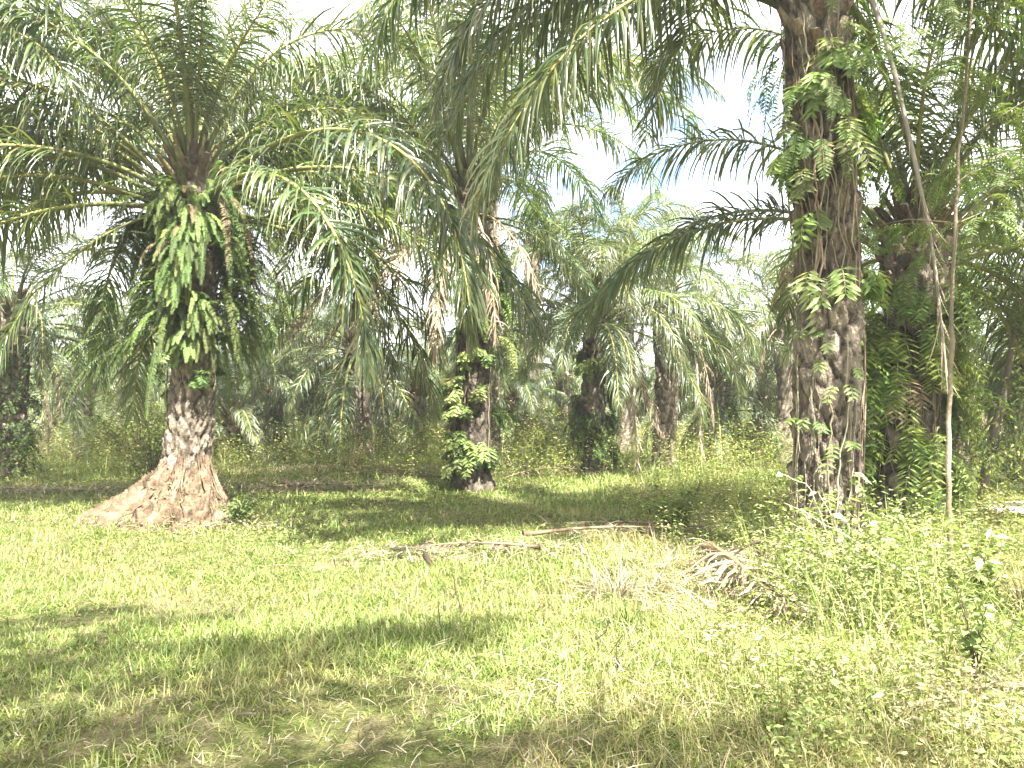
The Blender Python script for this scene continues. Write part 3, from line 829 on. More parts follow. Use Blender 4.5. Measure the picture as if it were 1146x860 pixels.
# ------------------------------------------------------------------ dry long grass at the near right
mb = MB(); N = 60000
x, y = wedge(N, 2.6, 10, .9, r)
edge = x - (.0 + .10 * (y - 3.5)) + 1.2 * (fbm(x, y, .9, 81) - .5)
keep = clear(x, y) & (r.random(N) < np.clip(edge * 1.1 + .1, 0, .95)); x, y = x[keep], y[keep]; n = len(x)
h = r.uniform(.10, .34, n) * (.6 + .8 * fbm(x, y, .8, 82))
c = pal(n, [[.34, .28, .15], [.26, .24, .09], [.20, .22, .06], [.40, .34, .20], [.16, .2, .05]], .2, r)
blades(mb, np.stack([x, y, gh(x, y) - .01], 1), h, .0045 * r.uniform(.6, 1.4, n) * np.clip(y / 5, .8, 2), r.uniform(0, 6.28, n), r.uniform(0, .9, n), r.uniform(.1, 1.5, n), c, segs=3)
tag(mb.build('dry_grass', [M_GRASS]), 'tangle of long straw coloured grass at the near right', 'dry grass', kind='stuff')


def weed_mass(mb, x, y, h, r, per=34, size=.045, cols=C_VINE, spread=.16, stem=True, scale=None):
    """leafy weed stems: leaves in pairs up a bent stalk"""
    n = len(x)
    a = r.uniform(0, 6.28, n); ln = r.uniform(0, .45, n)
    base = np.stack([x, y, gh(x, y)], 1)
    tip = base + np.stack([np.cos(a) * ln * h, np.sin(a) * ln * h, h], 1)
    sc = np.ones(n) if scale is None else scale
    cc = pal(n, cols, .22, r)
    for k in range(per):
        t = r.uniform(.12, 1.0, n)[:, None]
        p = base + (tip - base) * t + r.normal(0, 1, (n, 3)) * (spread * h * sc)[:, None] * np.array([1, 1, .6])
        p[:, 2] = np.maximum(p[:, 2], base[:, 2] + .015)
        b = r.uniform(0, 6.28, n)
        leaves(mb, p, np.stack([np.cos(b), np.sin(b), r.uniform(-.3, .6, n)], 1), np.array([0, 0, 1.0]) + r.normal(0, .35, (n, 3)),
               size * sc * r.uniform(.6, 1.4, n), size * .5 * sc * r.uniform(.7, 1.3, n), cc * r.uniform(.8, 1.25, (n, 1)), .2)
    if stem:
        blades(mb, base, h * 1.02, .006 * sc, a, np.arctan(ln), np.zeros(n), pal(n, [[.2, .18, .09], [.15, .16, .06]], .2, r))


C_UND = [[.21, .25, .06], [.27, .29, .085], [.17, .215, .055], [.30, .29, .11], [.29, .24, .14]]
mb = MB()
x, y = wedge(6000, 13.2, 46, .75, r)
start = np.where(x < -5, 15.8, np.where(x / y > .2, 13.8, 17.8)) + 3.0 * (fbm(x, y, .5, 91) - .5)
keep = clear(x, y) & (y > start) & (fbm(x, y, .33, 92) > .36) & ~((x > 6) & (y < 15.2)); x, y = x[keep], y[keep]; n = len(x)
h = (.5 + 1.0 * fbm(x, y, .4, 93)) * r.uniform(.7, 1.25, n) * np.clip((y - 12.5) / 7, .55, 1.15)
weed_mass(mb, x, y, h, r, per=38, size=.075, cols=C_UND, spread=.34, scale=np.clip(y / 20, .8, 1.7))
x, y = wedge(16000, 14, 40, .9, r)
ok = clear(x, y) & (y > np.where(x < -5, 16.5, np.where(x / y > .2, 14.3, 18.4)) + 3.0 * (fbm(x, y, .5, 91) - .5)) & (fbm(x, y, .45, 131) > .5); x, y = x[ok], y[ok]; n = len(x)
blades(mb, np.stack([x, y, gh(x, y)], 1), r.uniform(.4, 1.15, n), .012 * np.clip(y / 18, .8, 2) * r.uniform(.6, 1.4, n), r.uniform(0, 6.28, n), r.uniform(0, .5, n), r.uniform(.1, 1.0, n), pal(n, [[.22, .26, .07], [.30, .28, .13], [.16, .21, .05]], .2, r), segs=3)
tag(mb.build('undergrowth', [M_GREEN]), 'yellow green waist high undergrowth between the back rows of palms', 'undergrowth', kind='stuff')

# thicket of weeds at the near right
mb = MB()
x = r.uniform(1.2, 6.2, 1250); y = r.uniform(3.3, 9.2, 1250)
keep = clear(x, y) & (x - 1.25 - .12 * (y - 4) + .9 * (fbm(x, y, .8, 95) - .5) > 0) & (fbm(x, y, .7, 96) > .34) & (((x - 1.75) / .8) ** 2 + ((y - 6.9) / 1.3) ** 2 > 1); x, y = x[keep], y[keep]; n = len(x)
h = r.uniform(.18, .62, n) * (.55 + .7 * fbm(x, y, .6, 97)) * np.where(x / y > .61, .55, 1)
weed_mass(mb, x, y, h, r, per=30, size=.042, cols=[[.24, .27, .10], [.2, .24, .07], [.15, .2, .05], [.29, .29, .13], [.30, .26, .15]], spread=.22)
x = r.uniform(2.0, 5.6, 430); y = r.uniform(5.4, 7.6, 430)
keep = clear(x, y) & (fbm(x, y, .9, 126) > .36) & (x / y > .33) & (x / y < .60); x, y = x[keep], y[keep]
weed_mass(mb, x, y, r.uniform(.45, 1.0, len(x)), r, per=30, size=.05, cols=[[.24, .28, .10], [.19, .24, .07], [.30, .32, .16]], spread=.2)
x = r.uniform(2.0, 5.6, 2600); y = r.uniform(4.6, 9.6, 2600)
ok = clear(x, y) & (fbm(x, y, .8, 151) > .42) & (x / y > .30); x, y = x[ok], y[ok]; n = len(x)
blades(mb, np.stack([x, y, gh(x, y)], 1), r.uniform(.35, 1.0, n) * np.where(x / y > .6, .6, 1), .008 * r.uniform(.6, 1.4, n), r.uniform(0, 6.28, n), r.uniform(0, .45, n), r.uniform(.1, 1.1, n), pal(n, [[.20, .25, .07], [.30, .28, .14], [.15, .21, .05]], .2, r), segs=4)
tag(mb.build('weeds', [M_GREEN]), 'thicket of pale leaved weeds filling the near right', 'weeds', kind='stuff')
# knee high weeds right of centre, between the clearing and the tall trunk
mb = MB()
x = r.uniform(1.6, 6.5, 700); y = r.uniform(9.5, 15.5, 700)
keep = clear(x, y) & (x / y > .15 + .1 * (fbm(x, y, .6, 98) - .5)) & (fbm(x, y, .5, 99) > .38) & (x < 5.6); x, y = x[keep], y[keep]; n = len(x)
h = r.uniform(.15, .5, n)
weed_mass(mb, x, y, h, r, per=30, size=.055, cols=C_UND, spread=.3)
tag(mb.build('weeds', [M_GREEN]), 'knee high yellow green weeds behind the dry frond heap', 'weeds', kind='stuff')
# far wood closing the rows
mb = MB(); n = 42000
x = r.uniform(-95, 95, n); y = r.uniform(88, 100, n); top = 3.5 + 4 * fbm(x, np.zeros(n), .12, 120)
p = np.stack([x, y, r.random(n) ** .8 * top], 1); b = r.uniform(0, 6.28, n)
leaves(mb, p, np.stack([np.cos(b), np.sin(b), r.uniform(-.6, .6, n)], 1), r.normal(0, 1, (n, 3)), r.uniform(.4, .9, n), r.uniform(.2, .5, n), pal(n, [[.07, .1, .035], [.1, .13, .045], [.13, .15, .06]], .2, r))
tag(mb.build('far_woodland', [M_GREEN]), 'far off wood closing the view behind the last palm rows', 'woodland', kind='stuff')

# ------------------------------------------------------------------ road at the right
mb = MB()
xs = np.linspace(6.4, 60, 60); ws = np.linspace(-1.0, 1.0, 9)
XX, WW = np.meshgrid(xs, ws)
YY = 13.3 + .04 * (XX - 7) + WW * (1 + .08 * np.sin(XX * 1.7)) * np.clip((XX - 6.2) / 1.2, .2, 1)
ii = (np.arange(8)[:, None] * 60 + np.arange(59)[None]).ravel()
mb.add(np.stack([XX, YY, np.maximum(gh(XX, YY), gh(XX, YY)) + .03 + .03 * (1 - WW ** 2)], -1), np.stack([ii, ii + 1, ii + 61, ii + 60], 1))
tag(mb.build('dirt_road', [M_ROAD]), kind='structure')

# ------------------------------------------------------------------ fallen fronds
def fallen(label, px, py, yaw, sc, seed, e0=8, e1=-10, name='fallen_frond', L=4.6, n=60, pitch=0, leafL=.7, cat='dead frond', group=None, lift=0, roll=0, sag=.4, tone=.8):
    D = F_PX * CAM_Z / (py - HY)
    x = (px - CX) / F_PX * D
    fm = frond_arrays(seed, e0, e1, 1.0, dead=True, L=L, leafL=leafL, sag=sag, n=n, flat_on=1, pet=.12)
    fm.c = [np.asarray(q) * tone for q in fm.c]
    o = fm.build(name, [M_DEAD, M_RACHIS])
    o.location = (x, D, float(gh(x, D)) + .01 + lift); o.rotation_euler = (R(roll), R(pitch), R(yaw)); o.scale = (sc,) * 3
    return tag(o, label, cat, group)


fallen('straw coloured fallen frond fanned out in front of the tall grey plated trunk', 792, 628, -94, .85, 401, e0=10, e1=-13, L=3.2, n=85, leafL=.9, lift=.1, sag=.18)
fallen('brown fallen frond heaped against the foot of the tall grey plated trunk', 885, 655, 172, .5, 402, e0=20, e1=-30, L=3.6)
fallen('brown broken frond lying in the grass beside the dark stub', 606, 622, 186, .5, 403, e0=10, e1=-13, L=3.6, lift=.06, tone=.65)
fallen('long pale fallen frond stalk at the edge of the shaded grass', 585, 610, 14, .62, 404, e0=7, e1=-9, L=4, n=26, leafL=.5, lift=.08)
fallen('bleached fallen frond spreading at the right edge of the near weeds', 1175, 770, 196, .5, 405, e0=14, e1=-20, L=3.2, n=80, tone=.5)
fallen('grey fallen frond lying in shade at the far left', 140, 553, 178, .9, 406, e0=4, e1=-5)
fallen('pale fallen frond in shade just right of the mound', 285, 548, 8, .6, 407, e0=8, e1=-8)
fallen('straw fallen frond under the short yellow stalked palm', 370, 536, 6, .7, 408, e0=14, e1=-14)
fallen('bleached fallen frond left of the mid clearing trunk', 500, 538, 176, .6, 409, e0=8, e1=-8)
fallen('bleached frond heap just right of the mid clearing trunk', 560, 538, 12, .62, 410, e0=24, e1=-24)
fallen('low grey frond behind the long pale fallen stalk', 800, 596, 170, .5, 411, e0=8, e1=-8)

mb = MB()
lx, ly, la, ll = [], [], [], []
for (px, py, sx, sy, num, size) in [(800, 665, .55, .75, 900, .5), (860, 640, .5, .6, 500, .4), (540, 622, .9, .35, 500, .4), (400, 527, 2.4, .7, 2000, .7), (590, 526, 1.3, .5, 1300, .7), (480, 534, 1.2, .4, 700, .6), (60, 553, 2.5, .5, 800, .6), (310, 546, 1.6, .5, 900, .6),
                                    (1125, 785, .5, .5, 500, .4), (760, 600, .8, .4, 300, .4), (230, 590, .8, .3, 250, .25), (130, 850, 1.6, .5, 700, .10), (480, 850, 1.2, .5, 400, .10), (700, 780, .7, .7, 500, .2)]:
    D_ = F_PX * CAM_Z / (py - HY)
    lx.append((px - CX) / F_PX * D_ + r.normal(0, sx, num)); ly.append(D_ + r.normal(0, sy, num)); la.append(r.uniform(0, 6.28, num)); ll.append(size * r.uniform(.3, 1.1, num))
lx, ly, la, ll = (np.concatenate(q) for q in (lx, ly, la, ll)); n = len(lx)
blades(mb, np.stack([lx, ly, gh(lx, ly) + r.uniform(.01, .12, n)], 1), ll, .012 * r.uniform(.5, 1.4, n) * np.clip(ly / 7, .35, 1.6) ** 1.2, la, r.uniform(1.15, 1.6, n), r.uniform(0, .5, n), pal(n, [[.36, .30, .20], [.28, .22, .14], [.44, .38, .27], [.2, .15, .1]], .2, r), segs=3)
tag(mb.build('leaf_litter', [M_DEAD]), 'straw and broken dry leaflets littering the clearing', 'litter', kind='stuff')

# dry tuft beneath the yellow stalked palm and the grey tussock in the clearing
def tussock(label, px, py, n, h, cols, seed, D=None, name='grass_tussock', lean=(.1, 1.0), width=.009):
    rr = np.random.default_rng(seed)
    D = D or F_PX * CAM_Z / (py - HY); x = (px - CX) / F_PX * D
    mb = MB(); a = rr.uniform(0, 6.28, n); q = rr.uniform(0, .16, n)
    pts = np.stack([np.cos(a) * q, np.sin(a) * q, np.zeros(n)], 1)
    blades(mb, pts, h * rr.uniform(.5, 1.1, n), width * rr.uniform(.6, 1.4, n), a + rr.normal(0, .5, n), rr.uniform(*lean, n), rr.uniform(.2, 1.3, n), pal(n, cols, .2, rr), segs=6)
    o = mb.build(name, [M_DEAD]); o.location = (x, D, float(gh(x, D)))
    return tag(o, label, 'tussock')


tussock('grey dry grass tussock in the clearing beside the straw coloured fallen frond', 688, 668, 150, .55, [[.36, .31, .23], [.28, .24, .16], [.42, .38, .3], [.2, .2, .1]], 1)
tussock('pale dry tuft at the foot of the short yellow stalked palm', 395, 524, 220, .9, [[.45, .38, .25], [.36, .3, .18]], 2, D=22.5, width=.02, lean=(0, .5))
tussock('green grass tussock in front of the fanned fallen frond', 700, 705, 130, .3, [[.10, .15, .04], [.15, .2, .05]], 3)
tussock('brown rush tuft at the right edge by the sapling', 1146, 690, 200, .5, [[.16, .13, .06], [.12, .12, .05], [.24, .19, .1]], 4, lean=(0, .35), width=.012)

# ------------------------------------------------------------------ stub, twigs
def stick(name, label, cat, px, py, pts, rad, col, sides=7, group=None, D=None):
    D = D or F_PX * CAM_Z / (py - HY); x = (px - CX) / F_PX * D
    mb = MB(); pts = np.asarray(pts, float)
    tube(mb, pts, rad, sides, np.asarray(col, float))
    o = mb.build(name, [M_TWIG]); o.location = (x, D, float(gh(x, D)) - .02)
    return tag(o, label, cat, group), mb


o, _ = stick('tree_stub', 'short dark leaning stub in the grass at the end of the broken frond', 'stub', 486, 637, [(0, 0, 0), (-.03, 0, .07), (-.08, .01, .15), (-.1, .02, .21)], [.032, .026, .034, .012], (.05, .036, .026))
def twig(label, px, py, h, seed):
    rr = np.random.default_rng(seed); D = F_PX * CAM_Z / (py - HY); x = (px - CX) / F_PX * D
    mb = MB(); c = np.array([.06, .048, .036])
    main = np.cumsum(np.concatenate([[[0, 0, -.02]], rr.normal(0, .016, (6, 3)) + np.array([rr.normal(0, .012), 0, h / 6])]), 0)
    tube(mb, main, np.linspace(.007, .003, 7) * rr.uniform(.7, 1.2, 7), 6, c)
    for q in range(3):
        a = main[rr.integers(2, 6)]; b = a + rr.normal(0, .05, 3) + [0, 0, .03]
        tube(mb, [a, (a + b) / 2 + rr.normal(0, .006, 3), b], [.003, .0025, .0015], 5, c * 1.2)
    o = mb.build('twig', [M_TWIG]); o.location = (x, D, float(gh(x, D)))
    tag(o, label, 'twig')


twig('thin dark twig standing in sunlit grass below the stub', 517, 690, .36, 1)
twig('shorter dark twig at the sunlit grass edge, left of the thin one', 498, 715, .24, 2)
twig('dark upright twig in dry grass in front of the green tussock', 660, 740, .3, 3)
twig('bent dark twig in dry grass, right of the upright one', 692, 765, .26, 4)

# ------------------------------------------------------------------ single plants
def plant(name, label, cat, px, py, stems_, r, leaf, cols, D=None, stemcol=(.28, .25, .17), mat=M_GREEN, pairs=1, thick=.006, group=None):
    """stems_: list of point lists (local metres); leaves set along the upper part of each"""
    D = D or F_PX * CAM_Z / (py - HY); x = (px - CX) / F_PX * D
    root = tag(empty(name, (x, D, float(gh(x, D)))), label, cat, group)
    mb = MB(); ml = MB()
    for st, nl in stems_:
        st = np.asarray(st, float); k = np.linspace(0, len(st) - 1, 14)
        pts = np.stack([np.interp(k, np.arange(len(st)), st[:, q]) for q in range(3)], 1)
        pts[1:-1] += r.normal(0, .006, (12, 3))
        tube(mb, pts, np.linspace(thick, thick * .4, 14), 6, np.asarray(stemcol, float))
        if nl:
            t = r.uniform(.3, 1, nl) * 13
            p = np.stack([np.interp(t, np.arange(14), pts[:, q]) for q in range(3)], 1)
            b = r.uniform(0, 6.28, nl)
            d = np.stack([np.cos(b), np.sin(b), r.uniform(-.5, .5, nl)], 1)
            leaves(ml, p + d * .01, d, np.array([0, 0, 1.0]) + r.normal(0, .4, (nl, 3)), leaf[0] * r.uniform(.6, 1.3, nl), leaf[1] * r.uniform(.7, 1.3, nl), pal(nl, cols, .2, r), .3)
    mb.build('stem', [M_TWIG], root); 
    if ml.n: ml.build('leaves', [mat], root)
    return root


r = np.random.default_rng(88)
C_PALE = [[.24, .28, .13], [.19, .24, .08], [.30, .32, .2], [.16, .22, .06]]


def bush_stems(n, h, sp, r, nl):
    out = []
    for _ in range(n):
        a = r.uniform(0, 6.28); s = r.uniform(.2, 1) * sp; z = h * r.uniform(.6, 1.05)
        out.append(([(0, 0, 0), (math.cos(a) * s * .35, math.sin(a) * s * .35, z * .55), (math.cos(a) * s, math.sin(a) * s, z)], nl))
    return out


plant('shrub', 'light green shrub with long leaves at the end of the long pale fallen stalk', 'shrub', 757, 600, bush_stems(22, .62, .6, r, 26), r, (.13, .035), [[.15, .21, .05], [.2, .26, .07], [.11, .17, .045]])
plant('weed_plant', 'small dark leafy plant at the right foot of the mound', 'plant', 268, 586, bush_stems(16, .42, .28, r, 22), r, (.075, .05), [[.11, .17, .05], [.15, .2, .07]])
plant('weed_plant', 'pale broad leaved weed with bare forked stems in front of the tall grey plated trunk', 'plant', 945, 668,
      [([(0, 0, 0), (.02, 0, .5), (.02, .02, .8), (.08, .02, 1.15)], 14), ([(-.05, 0, 0), (-.2, 0, .45), (-.4, .0, .8)], 14), ([(0, 0, 0), (.15, -.05, .5), (.3, -.05, .75)], 14),
       ([(-.1, 0, 0), (-.15, .05, .6), (-.3, .1, 1.0), (-.55, .1, 1.1)], 4), ([(.1, 0, 0), (-.1, .02, .7), (-.25, .0, .95)], 6), ([(0, 0, 0), (-.3, 0, .3), (-.5, .05, .62)], 12), ([(.05, 0, 0), (.25, 0, .35), (.35, 0, .6)], 14)], r, (.13, .07), [[.27, .33, .14], [.22, .3, .09], [.34, .37, .22]], stemcol=(.40, .36, .26), thick=.008)
plant('weed_plant', 'white leaved weed in the thicket at the lower right', 'plant', 1085, 770,
      bush_stems(7, .6, .3, r, 12), r, (.07, .05), [[.22, .27, .11], [.17, .22, .07]], stemcol=(.1, .08, .05), thick=.006)
plant('weed_plant', 'tall leafy weed with bright broad leaves right of the sapling', 'plant', 1092, 690,
      bush_stems(10, .72, .36, r, 18), r, (.10, .055), C_PALE, stemcol=(.3, .27, .17), thick=.007)
plant('weed_plant', 'thin weed with few leaves between the two right trunks', 'plant', 985, 660,
      bush_stems(9, .7, .4, r, 16), r, (.09, .045), C_PALE, stemcol=(.3, .27, .17))
plant('bare_stem', 'long pale bare stem slanting across the thicket from the tall trunk to the sapling', 'stem', 1075, 695,
      [([(0, 0, 0), (-.5, .05, .4), (-1.0, .1, .72), (-1.35, .1, .9)], 0)], r, (.1, .05), C_PALE, stemcol=(.42, .37, .27), thick=.008)
plant('dry_shrub', 'leafless dark branching shrub in the weeds right of centre', 'shrub', 770, 575,
      bush_stems(7, .6, .4, r, 5), r, (.06, .03), C_PALE, stemcol=(.1, .075, .05), thick=.009, D=12.6)

# sapling: slim pale stem beside the right trunk, feathery crown above
x, D = (1063 - CX) / F_PX * 6.9, 6.9
root = tag(empty('sapling_tree', (x, D, float(gh(x, D)))), 'slender pale stemmed sapling with feathery light crown at the right', 'tree')
mb = MB()
main = np.array([(0, 0, -.05), (-.03, 0, .6), (-.02, 0, 1.4), (.03, 0, 2.2), (.09, .05, 3.0), (.2, .1, 4.0), (.38, .2, 5.2), (.55, .3, 6.2)])
k = np.linspace(0, 7, 40); pts = np.stack([np.interp(k, np.arange(8), main[:, q]) for q in range(3)], 1)
pts[1:] += rng.normal(0, .006, (39, 3))
cs = np.where((np.arange(40)[:, None] > 17), np.array([[.15, .125, .085]]), np.where((np.arange(40) % 9 < 4)[:, None], np.array([[.30, .26, .19]]), np.array([[.20, .165, .11]])))
tube(mb, pts, np.linspace(.026, .009, 40) * (1 + .25 * (np.arange(40) % 7 == 3)), 8, cs)
br = []
for q in range(13):
    z = rng.uniform(3.2, 6.1); a = rng.uniform(0, 6.28); L_ = rng.uniform(.6, 1.5)
    b0 = np.array([np.interp(z, main[:, 2], main[:, 0]), np.interp(z, main[:, 2], main[:, 1]), z])
    b1 = b0 + np.array([math.cos(a) * L_, math.sin(a) * L_, L_ * rng.uniform(.1, .6)])
    tube(mb, [b0, (b0 + b1) / 2 + [0, 0, .06], b1], [.007, .005, .002], 5, np.array([.17, .15, .09]))
    br.append((b0, b1))
mb.build('trunk', [M_TWIG], root)
mb = MB()
for b0, b1 in br:
    F = 30
    t = rng.uniform(.2, 1, F)[:, None]
    d = nrm(rng.normal(0, 1, (F, 3)) * np.array([1, 1, .4]) + (b1 - b0))
    sprays(mb, b0 + (b1 - b0) * t, d, rng.uniform(.25, .5, F), 14, .06, .016, rng.uniform(.3, .9, F), [[.14, .19, .07], [.18, .23, .09], [.11, .16, .06]], rng, taper=False)
mb.build('crown', [M_GREEN], root)

# the grey dead stalk that hangs from the tall palm, curving down in front of the vine wrapped trunk
o = MB()
pts = [at(985, -10, 7.6), at(997, 30, 7.5), at(1012, 90, 7.45), at(1030, 180, 7.4), at(1043, 250, 7.4), at(1050, 300, 7.4), at(1056, 370, 7.4), at(1060, 420, 7.4)]
base = np.array(P['creeper'][0].location)
pts = np.array(pts) - base
pts = np.concatenate([[[.2, .0, 6.3]], pts])
k = np.linspace(0, len(pts) - 1, 36); pts = np.stack([np.interp(k, np.arange(len(pts)), pts[:, q]) for q in range(3)], 1)
tube(o, pts, np.linspace(.030, .010, 36) * (1 + .18 * (np.arange(36) % 5 == 2)), 6, np.array([.25, .22, .18]), 1)
m_ = 46; t = rng.uniform(14, 35, m_)
p = np.stack([np.interp(t, np.arange(36), pts[:, q]) for q in range(3)], 1); a = rng.uniform(0, 6.28, m_)
blades(o, p, -rng.uniform(.25, .6, m_), np.full(m_, .012), a, rng.uniform(.1, .6, m_) * -1, rng.uniform(-.3, .3, m_), pal(m_, G_DEAD, .2), segs=4)
o.build('dead_frond', [M_DEAD, M_RACHIS], P['creeper'][0])['label'] = 'grey bare dead stalk hanging in a long curve'

# pale dead stalks that hang straight down from the crowns behind the clearing
def hanging(key, px0, py0, px1, py1, D, label):
    base = np.array(P[key][0].location); o = MB()
    a, b = np.array(at(px0, py0, D)), np.array(at(px1, py1, D - .3)); b[2] = max(b[2], .25)
    k = np.linspace(0, 1, 20)[:, None]
    c = np.array([base[0], base[1], a[2] + .5]); pts = np.concatenate([[c], a + (b - a) * k + rng.normal(0, .02, (20, 3))]) - base
    tube(o, pts, np.linspace(.06, .025, 21), 6, np.array([.42, .37, .29]), 1)
    m_ = 150; t = rng.uniform(1, 20, m_); p = np.stack([np.interp(t, np.arange(21), pts[:, q]) for q in range(3)], 1)
    blades(o, p, -rng.uniform(.25, .7, m_), np.full(m_, .03), rng.uniform(0, 6.28, m_), rng.uniform(.05, .5, m_) * -1, rng.uniform(-.3, .3, m_), pal(m_, [[.40, .34, .25], [.32, .26, .18], [.26, .21, .15]], .2), segs=3)
    o.build('dead_frond', [M_DEAD, M_RACHIS], P[key][0])['label'] = label


hanging('bushy', 706, 375, 714, 532, 20.4, 'pale bare dead stalk hanging straight to the ground')
hanging(5, 778, 385, 785, 512, 23.0, 'pale shaggy dead frond hanging at the right of the trunk')
hanging(6, 636, 420, 637, 500, 30.4, 'pale dead stalk standing against the trunk')

# leaning thin tree by the road
x, D = (1092 - CX) / F_PX * 12, 12
root = tag(empty('leaning_tree', (x, D, float(gh(x, D)))), 'thin dark leaning tree with yellow green leaves beside the road', 'tree')
mb = MB()
main = np.array([(0, 0, -.05), (.12, 0, .7), (.3, 0, 1.4), (.5, .05, 2.0), (.62, .05, 2.7), (.8, .1, 3.4)])
tube(mb, main, np.linspace(.075, .03, 6), 8, np.array([.14, .12, .09]))
br = []
for q in range(16):
    f = rng.uniform(1.0, 4.9); b0 = np.array([np.interp(f, np.arange(6), main[:, k_]) for k_ in range(3)]); a = rng.uniform(0, 6.28); L_ = rng.uniform(.4, 1.1)
    b1 = b0 + np.array([math.cos(a) * L_, math.sin(a) * L_, rng.uniform(-.1, .5)])
    tube(mb, [b0, (b0 + b1) / 2 + [0, 0, .05], b1], [.016, .01, .004], 5, np.array([.16, .13, .09])); br.append((b0, b1))
mb.build('trunk', [M_TWIG], root)
ml = MB()
for b0, b1 in br:
    n = 70; t = rng.uniform(.2, 1.1, n)[:, None]; b = rng.uniform(0, 6.28, n)
    leaves(ml, b0 + (b1 - b0) * t + rng.normal(0, .1, (n, 3)), np.stack([np.cos(b), np.sin(b), rng.uniform(-.8, .3, n)], 1), np.array([0, 0, 1.0]) + rng.normal(0, .5, (n, 3)), rng.uniform(.05, .11, n), rng.uniform(.03, .05, n), pal(n, [[.17, .21, .06], [.24, .26, .09], [.12, .17, .05]], .2))
ml.build('crown', [M_GREEN], root)

# roadside and back bushes
def bush(label, px, D, w, h, n, cols, seed, size=.09):
    rr = np.random.default_rng(seed); x = (px - CX) / F_PX * D
    root = tag(empty('bush', (x, D, float(gh(x, D)))), label, 'bush'); mb = MB(); ms = MB()
    for q in range(int(n / 60)):
        a = rr.uniform(0, 6.28); rad = w * math.sqrt(rr.random()); top = np.array([math.cos(a) * rad, math.sin(a) * rad, h * rr.uniform(.35, 1) * (1 - .5 * (rad / w) ** 2)])
        tube(ms, [(0, 0, 0), top * [.4, .4, .6], top], [.02, .012, .004], 5, np.array([.16, .13, .08]))
        p = top + rr.normal(0, .16, (60, 3)); b = rr.uniform(0, 6.28, 60)
        leaves(mb, p, np.stack([np.cos(b), np.sin(b), rr.uniform(-.6, .5, 60)], 1), np.array([0, 0, 1.0]) + rr.normal(0, .4, (60, 3)), size * rr.uniform(.6, 1.3, 60), size * .5 * rr.uniform(.7, 1.3, 60), pal(60, cols, .2, rr) * rr.uniform(.8, 1.2))
    ms.build('stem', [M_TWIG], root); mb.build('leaves', [M_GREEN], root)


bush('yellow green bush behind the mound palm on its left', 158, 21, 1.3, 2.6, 3600, [[.19, .22, .06], [.25, .26, .08], [.14, .18, .05]], 1)
bush('dark leafy bush close behind the left of the mounded trunk', 172, 15.5, .55, 1.5, 1500, [[.12, .17, .05], [.16, .21, .07]], 2, .08)
bush('bright roadside bush beyond the road at the right edge', 1135, 18.5, 1.6, 1.8, 3600, [[.2, .24, .07], [.26, .28, .09]], 3)
bush('olive bush on the near side of the road by the leaning tree', 1085, 10.6, .55, .5, 1400, C_UND, 4, .07)
bush('yellow bush seen under the crowns between the two clearing palms', 600, 29, 1.6, 2.2, 3000, [[.24, .26, .08], [.19, .22, .06]], 5, .12)

# ------------------------------------------------------------------ light
SUN_DIR = Vector((2.0, -4.0, 7.0)).normalized()      # towards the sun
sd_ = bpy.data.lights.new('sun', 'SUN'); sd_.energy = 5.0; sd_.angle = R(.5); sd_.color = (1, .97, .91)
sun = bpy.data.objects.new('sun', sd_); COL.objects.link(sun)
sun.rotation_euler = (-SUN_DIR).to_track_quat('-Z', 'Y').to_euler(); sun.location = (20, -30, 70)
w = bpy.data.worlds.new('World'); scene.world = w; w.use_nodes = True
nt = w.node_tree; nt.nodes.clear(); L = nt.links.new
out = nt.nodes.new('ShaderNodeOutputWorld'); bg = nt.nodes.new('ShaderNodeBackground')
sky = nt.nodes.new('ShaderNodeTexSky'); sky.sky_type = 'NISHITA'; sky.sun_disc = False
sky.sun_elevation = math.asin(SUN_DIR.z); sky.sun_rotation = math.atan2(SUN_DIR.x, SUN_DIR.y); sky.air_density = 1.2; sky.dust_density = .2; sky.ozone_density = 4; sky.altitude = 600
tc = nt.nodes.new('ShaderNodeTexCoord'); mp = nt.nodes.new('ShaderNodeMapping'); mp.inputs['Scale'].default_value = (1, 1, 2.2); mp.inputs['Location'].default_value = (.35, .2, .1)
nz = nt.nodes.new('ShaderNodeTexNoise'); nz.inputs['Scale'].default_value = 2.6; nz.inputs['Detail'].default_value = 8; nz.inputs['Roughness'].default_value = .58
L(tc.outputs['Generated'], mp.inputs[0]); L(mp.outputs[0], nz.inputs['Vector'])
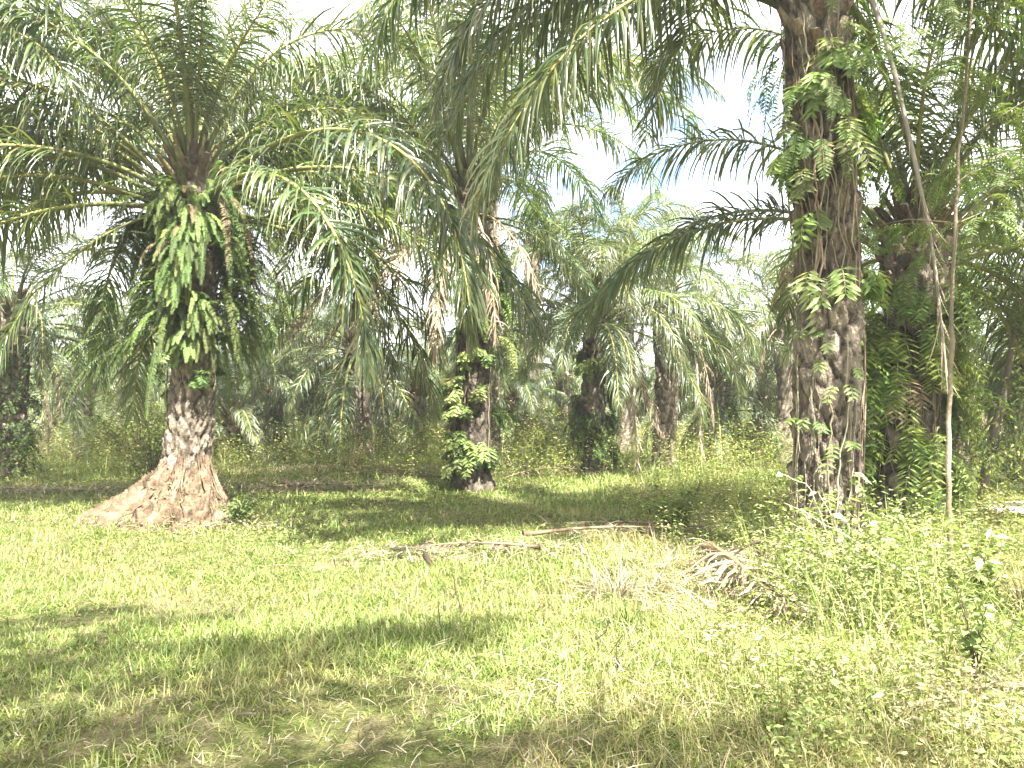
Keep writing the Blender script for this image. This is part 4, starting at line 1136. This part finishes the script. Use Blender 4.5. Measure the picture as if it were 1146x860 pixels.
# one long gap in the cloud, low in the north, where the blue shows
def vm(op, a=None, val=None):
    n = nt.nodes.new('ShaderNodeVectorMath'); n.operation = op
    if a is not None: L(a, n.inputs[0])
    if val is not None: n.inputs[1].default_value = val
    return n
nrmv = vm('NORMALIZE', tc.outputs['Generated'])
gap = vm('SUBTRACT', nrmv.outputs[0], tuple(Vector((.20, 1, .31)).normalized()))
gap2 = vm('MULTIPLY', gap.outputs[0], (.9, 1, 1.5)); gl = vm('LENGTH', gap2.outputs[0])
ad = nt.nodes.new('ShaderNodeMath'); ad.operation = 'MULTIPLY_ADD'; ad.inputs[1].default_value = 1.2
L(gl.outputs['Value'], ad.inputs[0]); L(nz.outputs['Fac'], ad.inputs[2])
rp = nt.nodes.new('ShaderNodeValToRGB'); rp.color_ramp.elements[0].position = .60; rp.color_ramp.elements[1].position = .76
L(ad.outputs[0], rp.inputs[0])
mx = nt.nodes.new('ShaderNodeMix'); mx.data_type = 'RGBA'; mx.inputs[7].default_value = (6.2, 6.3, 6.5, 1)
L(rp.outputs[0], mx.inputs[0]); L(sky.outputs[0], mx.inputs[6]); L(mx.outputs[2], bg.inputs['Color'])
bg.inputs['Strength'].default_value = .08
L(bg.outputs[0], out.inputs['Surface'])

# ------------------------------------------------------------------ humid air
mb = MB()
x0, x1, y0, y1, z0, z1 = gx[0] - 10, gx[-1] + 10, gy[0] - 10, gy[-1] + 10, -1.3, 26
mb.add([(x0, y0, z0), (x1, y0, z0), (x1, y1, z0), (x0, y1, z0), (x0, y0, z1), (x1, y0, z1), (x1, y1, z1), (x0, y1, z1)],
       [(3, 2, 1, 0), (4, 5, 6, 7), (0, 1, 5, 4), (1, 2, 6, 5), (2, 3, 7, 6), (3, 0, 4, 7)])
mh, nt_, ot_ = new_mat('humid air')
pv = nd(nt_, 'ShaderNodeVolumePrincipled'); pv.inputs['Color'].default_value = (.93, .96, .98, 1); pv.inputs['Density'].default_value = .0014; pv.inputs['Anisotropy'].default_value = .25
nt_.links.new(pv.outputs[0], ot_.inputs['Volume'])
tag(mb.build('haze', [mh], smooth=False), 'thin humid haze paling the far palm rows', 'haze', kind='stuff')

scene.view_settings.view_transform = 'Standard'
scene.view_settings.look = 'None'
scene.view_settings.gamma = 1
scene.view_settings.exposure = 2.74
cy = scene.cycles
cy.max_bounces = 6; cy.diffuse_bounces = 3; cy.transmission_bounces = 3; cy.glossy_bounces = 2
cy.volume_bounces = 0
cy.use_denoising = True
cy.use_adaptive_sampling = True
